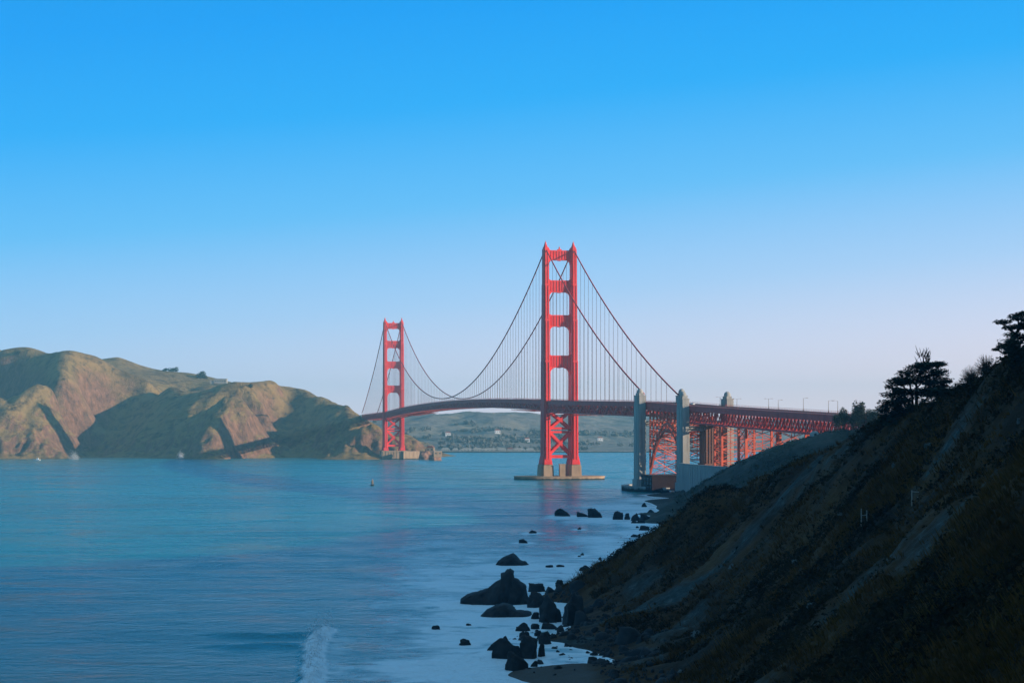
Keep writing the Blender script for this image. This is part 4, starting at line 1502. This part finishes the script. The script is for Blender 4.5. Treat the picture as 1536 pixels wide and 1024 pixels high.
# ------------------------------------------------------------------ scrub on the near slope
def scatter_scrub():
    r_ = np.random.default_rng(77)
    n = 150000
    # ground sampled more densely where the slope shows nearer
    Y = 108 + (r_.random(n) ** 1.5) * 470
    X = r_.uniform(0, 1, n) * (0.285 * Y + 6) - 2
    z = bluff_base(X, Y)
    b_ = bare_mask(X, Y)
    s_ = sand_mask(X, Y, z)
    cl = fbm(X * .06, Y * .06, 6.6, 3)
    keep = (z > 2.5) & (s_ < .05) & (r_.random(n) > np.clip((b_ - .18) * 2.6, 0, .985)) & (r_.random(n) < .55 + .9 * cl + np.clip((230 - Y) / 100, 0, .45))
    X, Y, z, cl = X[keep], Y[keep], z[keep], cl[keep]
    n = len(X)
    kind = fbm(X * .04, Y * .04, 9.9, 3) + r_.normal(size=n) * .12
    groups = {'dry_grass': (kind > .04), 'coastal_scrub': (kind <= .04)}
    for nm, msk in groups.items():
        x, y, zz, c_ = X[msk], Y[msk], z[msk], cl[msk]
        m_ = len(x)
        per = 9 if nm == 'dry_grass' else 13
        h = (r_.gamma(3, .17, m_) + .2) * (1 + .9 * np.clip(c_, 0, 1)) * (1.0 if nm == 'dry_grass' else 1.15)
        a_ = r_.random((m_, per)) * 2 * np.pi
        rad = r_.random((m_, per)) ** .6 * (h[:, None] * (.9 if nm == 'dry_grass' else 1.15))
        bxx, byy = x[:, None] + np.cos(a_) * rad, y[:, None] + np.sin(a_) * rad
        if nm == 'dry_grass':
            bz = zz[:, None] - .1 + 0 * a_
            hh = h[:, None] * r_.uniform(.6, 1.25, (m_, per))
            wv = .07 + .06 * r_.random((m_, per))
            dirx, diry = np.cos(a_) * .45 - .25, np.sin(a_) * .45
            p0 = np.stack([bxx - wv * np.sin(a_), byy + wv * np.cos(a_), bz], -1)
            p1 = np.stack([bxx + wv * np.sin(a_), byy - wv * np.cos(a_), bz], -1)
            p2 = np.stack([bxx + dirx * hh, byy + diry * hh, bz + hh * .9], -1)
        else:
            u = r_.random((m_, per))
            bz = zz[:, None] + h[:, None] * (1 - (rad / (h[:, None] * 1.15)) ** 2) * u * .95
            sz = .16 + .20 * r_.random((m_, per))
            q = r_.normal(size=(3, m_, per, 3)) * sz[None, :, :, None] * .75
            ctr = np.stack([bxx, byy, bz], -1)
            p0, p1, p2 = ctr + q[0], ctr + q[1], ctr + q[2]
        V = np.stack([p0, p1, p2], 2).reshape(-1, 3)
        F = np.arange(len(V)).reshape(-1, 3)
        lab = 'dry brown grass covering the near coastal slope' if nm == 'dry_grass' else 'low dark scrub covering the near coastal slope'
        tag(link_mesh(nm, np_mesh(nm, V, F), M[nm]), lab, 'ground cover', kind='stuff')


M['dry_grass'] = simple('dry_grass_blades', [(.3, (.046, .021, .005)), (.5, (.098, .047, .010)), (.72, (.15, .080, .018))], .06, .9, 0, spec=.1)
M['coastal_scrub'] = simple('coastal_scrub_leaves', [(.3, (.010, .008, .003)), (.5, (.024, .017, .006)), (.72, (.050, .030, .009))], .08, .9, 0, spec=.1)
scatter_scrub()


def middle_scrub():
    r_ = np.random.default_rng(88)
    n = 9000
    X, Y = r_.uniform(70, 230, n), r_.uniform(880, 1330, n)
    z = bluff_base(X, Y)
    c_ = fbm(X * .03, Y * .02, 3.9, 4)
    k = (z > 2.5) & (c_ > -.05)
    X, Y, z, c_ = X[k], Y[k], z[k], c_[k]
    m_, per = len(X), 14
    h = r_.gamma(3, .28, m_) + .3
    a_ = r_.random((m_, per)) * 2 * np.pi
    rad = r_.random((m_, per)) ** .6 * h[:, None] * 1.5
    ctr = np.stack([X[:, None] + np.cos(a_) * rad, Y[:, None] + np.sin(a_) * rad, z[:, None] + h[:, None] * r_.random((m_, per)) * (1 - (rad / (h[:, None] * 1.5)) ** 2)], -1)
    q = r_.normal(size=(3, m_, per, 3)) * .38
    V = np.stack([ctr + q[0], ctr + q[1], ctr + q[2]], 2).reshape(-1, 3)
    tag(link_mesh('slope_scrub', np_mesh('slope_scrub', V, np.arange(len(V)).reshape(-1, 3)), M['leaf_mid']), 'low scrub covering the hazy middle slope below the viaduct', 'ground cover', kind='stuff')


middle_scrub()


# ------------------------------------------------------------------ trees
def leaf_cloud(pads, dens, size, seed, flat=.35, droop=0.0):
    """Small leaf sprays filling flattened pads with ragged edges and gaps."""
    r_ = np.random.default_rng(seed)
    out_ = []
    for (cx, cy, cz, rx, ry, rz) in pads:
        n_ = int(dens * (rx * ry * rz) ** .8) + 30
        q = r_.normal(size=(n_, 3))
        q /= np.linalg.norm(q, axis=1)[:, None]
        q *= (r_.random(n_) ** .42)[:, None]
        k = fbm(q[:, 0] * 1.7 + cx, q[:, 1] * 1.7 + cy, q[:, 2] * 1.7 + cz, 3)
        q *= (1 + .38 * k)[:, None]
        hole = fbm(q[:, 0] * 2.6 + cx * 3, q[:, 1] * 2.6, q[:, 2] * 1.8 + cz, 2)
        q = q[hole > -.20]
        p = q * np.array([rx, ry, rz]) + np.array([cx, cy, cz])
        p[:, 2] -= droop * (q[:, 0] ** 2 + q[:, 1] ** 2) * rz
        out_.append(p)
    P_ = np.concatenate(out_)
    n_ = len(P_)
    s_ = r_.uniform(.5, 1.4, n_) * size
    a_ = r_.random(n_) * 2 * np.pi
    tl = r_.normal(size=n_) * flat
    d = np.stack([np.cos(a_), np.sin(a_), tl], 1)
    e = np.stack([-np.sin(a_), np.cos(a_), r_.normal(size=n_) * flat], 1)
    V = np.stack([P_ - d * s_[:, None], P_ + e * s_[:, None] * .42, P_ + d * s_[:, None], P_ - e * s_[:, None] * .42], 1)
    F = np.arange(n_ * 4).reshape(-1, 4)
    return V.reshape(-1, 3), F


def cypress(name, base, pads, trunks, label, dens, size, seed, twigs=(), group=None, leaf='leaf'):
    root = empty(name, base, 0, label, 'tree', group)
    tr = MB()
    tops = []
    for pts, r0, r1 in trunks:
        P_ = [Vector(p) for p in pts]
        fine_ = []
        for i in range(len(P_) - 1):
            for k in range(4):
                q = P_[i].lerp(P_[i + 1], k / 4)
                fine_.append(q + Vector((random.uniform(-1, 1), random.uniform(-1, 1), 0)) * r0 * .3 * (1 if len(fine_) else 0))
        fine_.append(P_[-1])
        rr = [r0 + (r1 - r0) * i / (len(fine_) - 1) for i in range(len(fine_))]
        tr.tube(fine_, rr, 8)
        tops.append((fine_, rr))
    for (cx, cy, cz, rx, ry, rz) in pads:
        # a limb from the nearest trunk, joining well below the pad
        tgt = Vector((cx, cy, cz))
        best = None
        for fn_, rr in tops:
            for p, r0 in zip(fn_, rr):
                if p.z < cz - .5:
                    e_ = (p - tgt).length + abs((cz - p.z) - .45 * math.hypot(p.x - cx, p.y - cy) - 1)
                    if best is None or e_ < best[0]: best = (e_, p, r0)
        if best is None: continue
        p, r0 = best[1], best[2]
        mid = p.lerp(tgt, .5) + Vector((0, 0, -.12 * (tgt - p).length))
        tr.tube([p, mid, tgt], [min(r0 * .6, .28), .16, .06], 6)
        for k in range(5):
            e_ = tgt + Vector((random.uniform(-1, 1) * rx * .8, random.uniform(-1, 1) * ry * .8, random.uniform(-.2, .7) * rz))
            tr.tube([mid.lerp(tgt, .4 + .1 * k), e_], [.07, .03], 4)
    for a_, b_ in twigs:
        tr.tube([a_, b_], [.09, .03], 4)
    tr.build('trunk', M['bark'], root, True)
    V, F = leaf_cloud(pads, dens, size, seed)
    link_mesh('crown', np_mesh('crown', V, F), M[leaf], root)
    return root


def loc_pad(px, py, w, h, base, Y, dy=0, depth=None):
    p = W(px, py, Y)
    k = Y / FPX
    rx, rz = w / 2 * k, h / 2 * k
    return (p[0] - base[0], dy, p[2] - base[2], rx, depth or max(rx * .85, 1.2), rz)


def loc_pt(px, py, base, Y, dy=0):
    p = W(px, py, Y)
    return (p[0] - base[0], dy, p[2] - base[2])


# big cypress on the shoulder of the slope
YA = 392.0
bA = W(1374, 618, YA)
bA[2] = bluff_z(bA[0], YA) - .4
padsA0 = [(1395, 547, 44, 8), (1412, 545, 24, 6), (1378, 554, 40, 11), (1358, 560, 30, 9), (1347, 572, 38, 11), (1363, 570, 34, 14), (1336, 580, 18, 7), (1340, 592, 34, 9), (1352, 588, 34, 10), (1330, 604, 30, 9), (1345, 606, 34, 12),
         (1358, 600, 26, 10), (1325, 614, 22, 8), (1338, 620, 34, 11), (1352, 616, 26, 9), (1330, 626, 24, 8), (1400, 562, 40, 10), (1416, 571, 30, 9), (1398, 574, 36, 10), (1410, 580, 40, 9), (1394, 588, 26, 9), (1412, 592, 40, 10), (1424, 588, 18, 7), (1384, 568, 24, 14), (1320, 632, 20, 6), (1345, 634, 18, 6), (1376, 590, 30, 14), (1386, 604, 26, 12), (1366, 612, 24, 10)]
padsA = padsA0 + [(x + random.uniform(-8, 8), y + random.uniform(-6, 6), w * .7, h * .8) for x, y, w, h in padsA0[::2]]
pl = [loc_pad(x, y, w * 1.15, h * 1.3, bA, YA, random.uniform(-2.5, 2.5)) for x, y, w, h in padsA]
trA = [([(0, 0, 0), loc_pt(1374, 600, bA, YA), loc_pt(1375, 575, bA, YA, .3), loc_pt(1384, 548, bA, YA, .2), loc_pt(1388, 530, bA, YA)], .42, .08),
       ([loc_pt(1370, 622, bA, YA, .4), loc_pt(1370, 596, bA, YA, .5), loc_pt(1364, 572, bA, YA, .8), loc_pt(1360, 560, bA, YA, .8)], .30, .08),
       ([loc_pt(1380, 618, bA, YA, -.3), loc_pt(1388, 600, bA, YA, -.6), loc_pt(1398, 582, bA, YA, -.8), loc_pt(1404, 566, bA, YA, -.6)], .24, .06)]
tw = []
for k in range(34):
    a_ = Vector(loc_pt(1384 + random.uniform(-9, 10), 540 + random.uniform(-8, 6), bA, YA, random.uniform(-1, 1)))
    tw.append((a_, a_ + Vector((random.uniform(-.9, .9), random.uniform(-.6, .6), random.uniform(.8, 2.4)))))
cypress('cypress_tree', bA, pl, trA, 'big wind swept cypress with a bare topmost tuft on the slope', 400, .25, 11, tw, 'cypress trees on the near slope')

# cypress at the right edge
YB = 335.0
bB = W(1519, 536, YB)
bB[2] = bluff_z(bB[0], YB) - .4
padsB = [(1508, 482, 30, 8), (1525, 478, 34, 8), (1545, 470, 40, 9), (1528, 472, 26, 6), (1512, 492, 30, 8), (1530, 490, 34, 10), (1550, 486, 40, 14), (1516, 502, 28, 8), (1535, 505, 34, 10), (1556, 505, 34, 14), (1525, 513, 22, 7), (1501, 520, 22, 7), (1494, 524, 12, 5), (1509, 517, 14, 6), (1545, 520, 30, 12), (1570, 490, 36, 14), (1568, 512, 30, 12)]
pl = [loc_pad(x, y, w, h, bB, YB, random.uniform(-2, 2)) for x, y, w, h in padsB]
trB = [([(0, 0, 0), loc_pt(1518, 520, bB, YB), loc_pt(1524, 500, bB, YB, .3), loc_pt(1532, 480, bB, YB)], .45, .10),
       ([loc_pt(1522, 536, bB, YB, .3), loc_pt(1532, 515, bB, YB, .4), loc_pt(1546, 492, bB, YB, .5)], .38, .10),
       ([loc_pt(1517, 534, bB, YB), loc_pt(1509, 525, bB, YB), loc_pt(1502, 521, bB, YB)], .22, .07)]
cypress('cypress_tree', bB, pl, trB, 'flat topped cypress cut off by the right edge, one low limb reaching left', 520, .25, 13, (), 'cypress trees on the near slope')


def bush(name, px, py, w, h, Y, label, leaf, dens, size, seed, group=None, base_z=None, surf=bluff_z):
    """A leafy bush: short stem under clumps of leaves."""
    b_ = W(px, py, Y)
    b_[2] = (surf(b_[0], Y) if base_z is None else base_z) - .2
    k = Y / FPX
    W_, H_ = w * k, h * k
    r_ = random.Random(seed)
    pads = []
    for i in range(9):
        rx = W_ * r_.uniform(.18, .30)
        pads.append((r_.uniform(-.34, .34) * W_, r_.uniform(-.3, .3) * W_, H_ * (r_.uniform(.35, .78) if Y < 2000 else r_.uniform(.05, .62)), rx, rx, H_ * (r_.uniform(.16, .26) if Y < 2000 else r_.uniform(.25, .4))))
    return cypress(name, b_, pads, [([(0, 0, 0), (W_ * .03, 0, H_ * .3), (0, .1, H_ * .55)], max(.12, W_ * .03), .06)], label, dens, size, seed, (), group, leaf)


# dark thicket at the right edge and under the big cypress
bush('thicket_bush', 1526, 585, 56, 58, 318, 'dense dark bush under the cypress at the right edge', 'leaf', 300, .24, 21)
bush('thicket_bush', 1412, 606, 44, 24, 384, 'dark rounded bush on the crest right of the big cypress trunk', 'leaf', 300, .24, 22)


# leafless shrubs on the skyline
def bare_shrub(px, py, w, h, Y, label, seed):
    b_ = W(px, py, Y)
    b_[2] = bluff_z(b_[0], Y) - .2
    root = empty('bare_shrub', b_, 0, label, 'shrub', 'bare shrubs on the skyline')
    k = Y / FPX
    W_, H_ = w * k, h * k
    r_ = random.Random(seed)
    st_, tw_ = MB(), MB()
    for i in range(7):
        a_ = r_.uniform(0, 6.28)
        top = Vector((math.cos(a_) * W_ * .22 * r_.random(), math.sin(a_) * W_ * .22 * r_.random(), H_ * r_.uniform(.45, .6)))
        st_.tube([(r_.uniform(-.2, .2), r_.uniform(-.2, .2), 0), top * .5 + Vector((r_.uniform(-.1, .1), 0, 0)), top], [.09, .06, .035], 5)
        for j in range(120):
            p = top * r_.uniform(.1, .8)
            e = r_.random() ** .6
            an, eln = r_.uniform(0, 6.28), math.asin(r_.uniform(.05, 1))
            q = Vector((math.cos(an) * math.cos(eln) * W_ * .5 * e, math.sin(an) * math.cos(eln) * W_ * .5 * e, H_ * (.16 + .84 * math.sin(eln) * e)))
            tw_.tube([p, p.lerp(q, .55) + Vector((r_.uniform(-.15, .15), 0, r_.uniform(0, .15))), q], [.028, .020, .012], 3, False)
    st_.build('stem', M['twig'], root)
    tw_.build('twigs', M['twig'], root)


bare_shrub(1437, 584, 28, 26, 366, 'smallest of the three bare shrubs, next to the big cypress', 1)
bare_shrub(1457, 577, 42, 36, 359, 'middle bare shrub of the three on the skyline', 2)
bare_shrub(1479, 567, 44, 42, 349, 'tallest bare shrub of the three on the skyline', 3)

# hazy trees where the viaduct meets the slope
HT = [(1272, 652, 28, 44, 1075, 'hazy broad tree left of the ball topped one by the viaduct end'), (1287, 652, 26, 56, 1068, 'hazy ball topped tree where the viaduct meets the slope'), (1300, 652, 24, 42, 1060, 'hazy tree right of the ball topped one'),
      (1312, 648, 26, 46, 1050, 'hazy tree closest to the big cypress'), (1260, 654, 20, 30, 1085, 'hazy low tree farthest left, before the deck')]
for k, (px, py, w, h, Y, lab) in enumerate(HT):
    bush('hillside_tree', px, py, w, h, Y, lab, 'leaf_mid', 26, .75, 40 + k, 'hazy trees by the viaduct end')

# grey dome on the slope
X, Y, z = ground_on_ray(1222, 652, 800, 1200)
root = empty('battery_dome', (X, Y, z - 1), 0, 'round grey concrete dome on the slope below the viaduct end', 'bunker')
MB().lathe([(3.0, 0), (3.0, 1.0)] + [(2.9 * math.cos(a), 1.0 + 2.4 * math.sin(a)) for a in np.linspace(0, 1.5, 8)], (0, 0), 24).build('dome', M['conc'], root, False)
MB().box((0, -2.75, 1.1), (1.3, .9, 1.7)).build('doorway', M['dark'], root)

# posts on the slope
def posts(px, py, h, label, bar=True):
    X, Y, z = ground_on_ray(px, py)
    root = empty('post_frame', (X, Y, z), R(10), label, 'posts', 'weathered posts on the slope')
    k = Y / FPX
    H_ = h * k
    for x, hh in ((-.5, 1.0), (.5, .55 if bar else .9)):
        MB().box((x, 0, H_ * hh / 2 - .1), (.16, .16, H_ * hh + .2)).build('post', M['wood'], root)
    MB().beam((-.42, 0, H_ * .9), (.75, 0, H_ * .88), .1, .14).build('crossbar', M['wood'], root) if bar else MB().beam((-.42, 0, H_ * .6), (.42, 0, H_ * .62), .08, .12).build('crossbar', M['wood'], root)


posts(1372, 758, 22, 'weathered wooden post frame with a top bar on the dark slope')
posts(1296, 790, 26, 'pair of pale leaning posts with a low rail on the dark slope', False)

# ------------------------------------------------------------------ far shore details
def far_surf(x, y):
    return float(head_z(np.array([x]), np.array([y]))[0])


def hill_surf(x, y):
    return float(hills_z(np.array([x]), np.array([y]))[0])


bush('ridge_bush', 248, 556, 8, 6, 4045, 'small dark bush left of the clump on the grassy far ridge', 'leaf_mid', 3, 1.6, 60, 'bushes on the headland skyline', surf=far_surf)
bush('ridge_bush', 260, 557, 16, 8, 4045, 'dark flat clump of bushes on the grassy far ridge', 'leaf_mid', 3, 1.6, 61, 'bushes on the headland skyline', surf=far_surf)
bush('ridge_bush', 305, 567, 22, 12, 3990, 'large dark bush on the dip of the far ridge', 'leaf_mid', 3, 1.8, 62, 'bushes on the headland skyline', surf=far_surf)
bush('ridge_bush', 376, 573, 9, 7, 3425, 'single round bush on the crest right of the low battery', 'leaf_mid', 4, 1.4, 63, 'bushes on the headland skyline', surf=far_surf)
bush('ridge_bush', 27, 525, 10, 6, 3700, 'lone small bush on the highest headland crest at left', 'leaf_mid', 4, 1.4, 64, 'bushes on the headland skyline', surf=far_surf)

b_ = W(331, 571, 3700)
b_[2] = far_surf(b_[0], 3700)
root = empty('hilltop_battery', (b_[0], b_[1], max(b_[2], W(331, 573, 3700)[2]) - 3), 0, 'low flat roofed building on the headland crest', 'building')
w_ = MB()
w_.box((0, 0, 4.5), (25, 12, 9)).box((-16, 0, 3), (8, 10, 6.4))
w_.build('wall', M['conc'], root)
MB().box((0, 0, 9.3), (26, 13, .6)).build('roof', M['conc'], root)
for k in range(5):
    MB().box((-9 + k * 4.5, -6.05, 5), (2, .3, 2.2)).build('window', M['window'], root)

# point with fog station beyond the far tower
r_ = np.random.default_rng(5)
PT = [(622, 688, 30, 11, 'sunlit tan ledge of rock right of the far tower pier'), (640, 689, 26, 17, 'dark rocky knob beyond the far tower pier'), (653, 690, 24, 13, 'rocky tip at the right end of the point')]
for k, (px, py, w, h, lab) in enumerate(PT):
    X, Y = SEA(px, py)
    s_ = Y / FPX
    o = link_mesh('point_rock', rock_mesh('point_rock', w * s_, w * s_ * .9, h * s_, 900 + k, 4, 0, .5), M['rock_far'])
    o.location = (X, Y + 8, -.5)
    tag(o, lab, 'rock', 'rocks of the point at the far tower')


def house(name, X, Y, z, w, d, h, rz, label, wall, roof, cat='house', group=None, nw=3, flat=False):
    root = empty(name, (X, Y, z), rz, label, cat, group)
    MB().box((0, 0, h / 2 - 1), (w, d, h + 2)).build('wall', wall, root)
    if flat:
        MB().box((0, 0, h + .3), (w + .6, d + .6, .6)).build('roof', roof, root)
    else:
        rf = MB()
        rf.prism_xz([(-w / 2 - .5, h + .02), (w / 2 + .5, h + .02), (w / 2 * .55, h + d * .3), (-w / 2 * .55, h + d * .3)], -d / 2 - .5, d / 2 + .5)
        rf.build('roof', roof, root)
    for k in range(nw):
        MB().box((-w / 2 + (k + .5) * w / nw, -d / 2 - .02, h * .55), (w / nw * .4, .3, h * .3)).build('window', M['window'], root)
    return root


X, Y = SEA(656, 690)
house('fog_station', X, Y + 4, 7, 13, 9, 7, .2, 'small tan fog signal house on the tip of the point', M['conc_tan'], M['conc'], 'building', None, 2, True)
X, Y = SEA(645, 689)
house('fog_station', X, Y + 14, 12, 12, 9, 7, -.1, 'pale house with red roof on the knob of the point', M['conc_tan'], M['roofing'], 'building', None, 2)
wall_strip('sea_wall', [(-176, 3096), (-150, 3110), (-128, 3105)], 12.5, -2, 2.0, 'tan quay wall between the far tower and the rocky point', 'wall', M['conc_tan'])

# shore settlement and quay across the bay
wall_strip('quay', [(-230, 4020), (-60, 4012), (120, 4018), (300, 4030)], 3.0, -4, 10, 'long pale quay along the far shore of the bay', 'quay', M['conc'])
HS = [(668, 18, 7, 'w'), (683, 12, 6, 'w'), (700, 30, 6, 'w'), (716, 22, 7, 'w'), (735, 34, 6, 'w'), (752, 20, 6, 'w'), (765, 14, 8, 'r'), (778, 26, 6, 'w'), (795, 18, 6, 'w')]
names = ['white shed first right of the rocky point', 'small white shed second from the rocky point', 'long low white boathouse on the far quay', 'white hall right of the long boathouse', 'longest white shed on the far quay',
         'white shed between the longest one and the red roofed house', 'red roofed house on the far quay', 'white shed right of the red roofed house', 'white shed nearest to the left leg of the near tower']
for k, (px, w, h, c_) in enumerate(HS):
    Y = 4050
    X = (px - 768) / FPX * Y
    house('shore_shed', X, Y, 2.5, w, 10, h * .55, 0, names[k], M['conc_pale'], M['roofing'] if c_ == 'r' else M['conc_pale'], 'shed', 'sheds on the far quay', 4)
for px, Y, lab in ((900, 4560, 'white house on the green slope between near tower and pylon'), (672, 4560, 'white house high among the trees left on the far hill'), (746, 4500, 'pale house on the far hill below its rounded top'), (790, 4430, 'pale house low on the far hill beside the near tower')):
    X = (px - 768) / FPX * Y
    house('hillside_house', X, Y, hill_surf(X, Y), 13, 10, 7, .1, lab, M['white'], M['roofing'], 'house', 'houses on the far hills')

# woods on the far hill (one mass of trees)
n = 1500
X = rng.uniform(-420, 330, n)
Y = rng.uniform(4120, 4800, n)
k = fbm(X * .006, Y * .006, 12.2, 3)
msk = k > .20
X, Y = X[msk], Y[msk]
Z = hills_z(X, Y)
msk = Z > 3
X, Y, Z = X[msk], Y[msk], Z[msk]
pads = [(x, y, z + 3.5, random.uniform(4, 8), random.uniform(4, 8), random.uniform(3, 6)) for x, y, z in zip(X, Y, Z)]
V, F = leaf_cloud(pads, 1.0, 2.2, 71, .9)
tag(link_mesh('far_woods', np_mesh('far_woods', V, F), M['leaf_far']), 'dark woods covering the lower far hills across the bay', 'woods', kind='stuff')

# boat and channel marker
X, Y = SEA(58, 690)
root = empty('motor_boat', (X, Y - 10, 0), R(80), 'tiny white motor boat at the foot of the headland', 'boat')
MB().prism_xy([(-1.6, -4.5), (1.6, -4.5), (1.8, 1.5), (0, 5.5), (-1.8, 1.5)], -.4, 1.5, 1.15).build('hull', M['white'], root)
MB().box((0, -.8, 2.6), (2.4, 3.4, 2.2), 0, .85).build('cabin', M['white'], root)
MB().box((0, .95, 2.9), (1.9, .25, .8)).build('window', M['window'], root)
X, Y = SEA(558.5, 728)
root = empty('channel_buoy', (X, Y, 0), 0, 'small tan channel buoy alone in the open strait', 'buoy')
MB().lathe([(1.7, -.6), (1.7, .7), (1.2, 1.0)], (0, 0), 14).build('float', M['conc_tan'], root)
tb = MB()
for a in range(4):
    c_, s_ = math.cos(a * math.pi / 2), math.sin(a * math.pi / 2)
    tb.beam((1.1 * c_, 1.1 * s_, .9), (.55 * c_, .55 * s_, 4.6), .3)
tb.box((0, 0, 2.8), (1.5, 1.5, 2.2), 0, .7)
tb.build('tower_frame', M['conc_tan'], root)
MB().lathe([(.5, 4.5), (.5, 5.2), (.2, 5.6)], (0, 0), 10).build('lantern', M['conc_tan'], root)

# ------------------------------------------------------------------ haze
hz = MB()
hz.box((0, 4300, 130), (14400, 10600, 290))
hm = bpy.data.materials.new('haze')
hm.use_nodes = True
ht = hm.node_tree
ht.nodes.clear()
ho = ht.nodes.new('ShaderNodeOutputMaterial')
pv = ht.nodes.new('ShaderNodeVolumePrincipled')
pv.inputs['Color'].default_value = (.27, .70, .90, 1)
pv.inputs['Density'].default_value = 0.00008
pv.inputs['Anisotropy'].default_value = 0.0
ht.links.new(pv.outputs[0], ho.inputs['Volume'])
tag(hz.build('haze', hm), 'pale blue haze hanging over the strait', 'haze', kind='stuff')
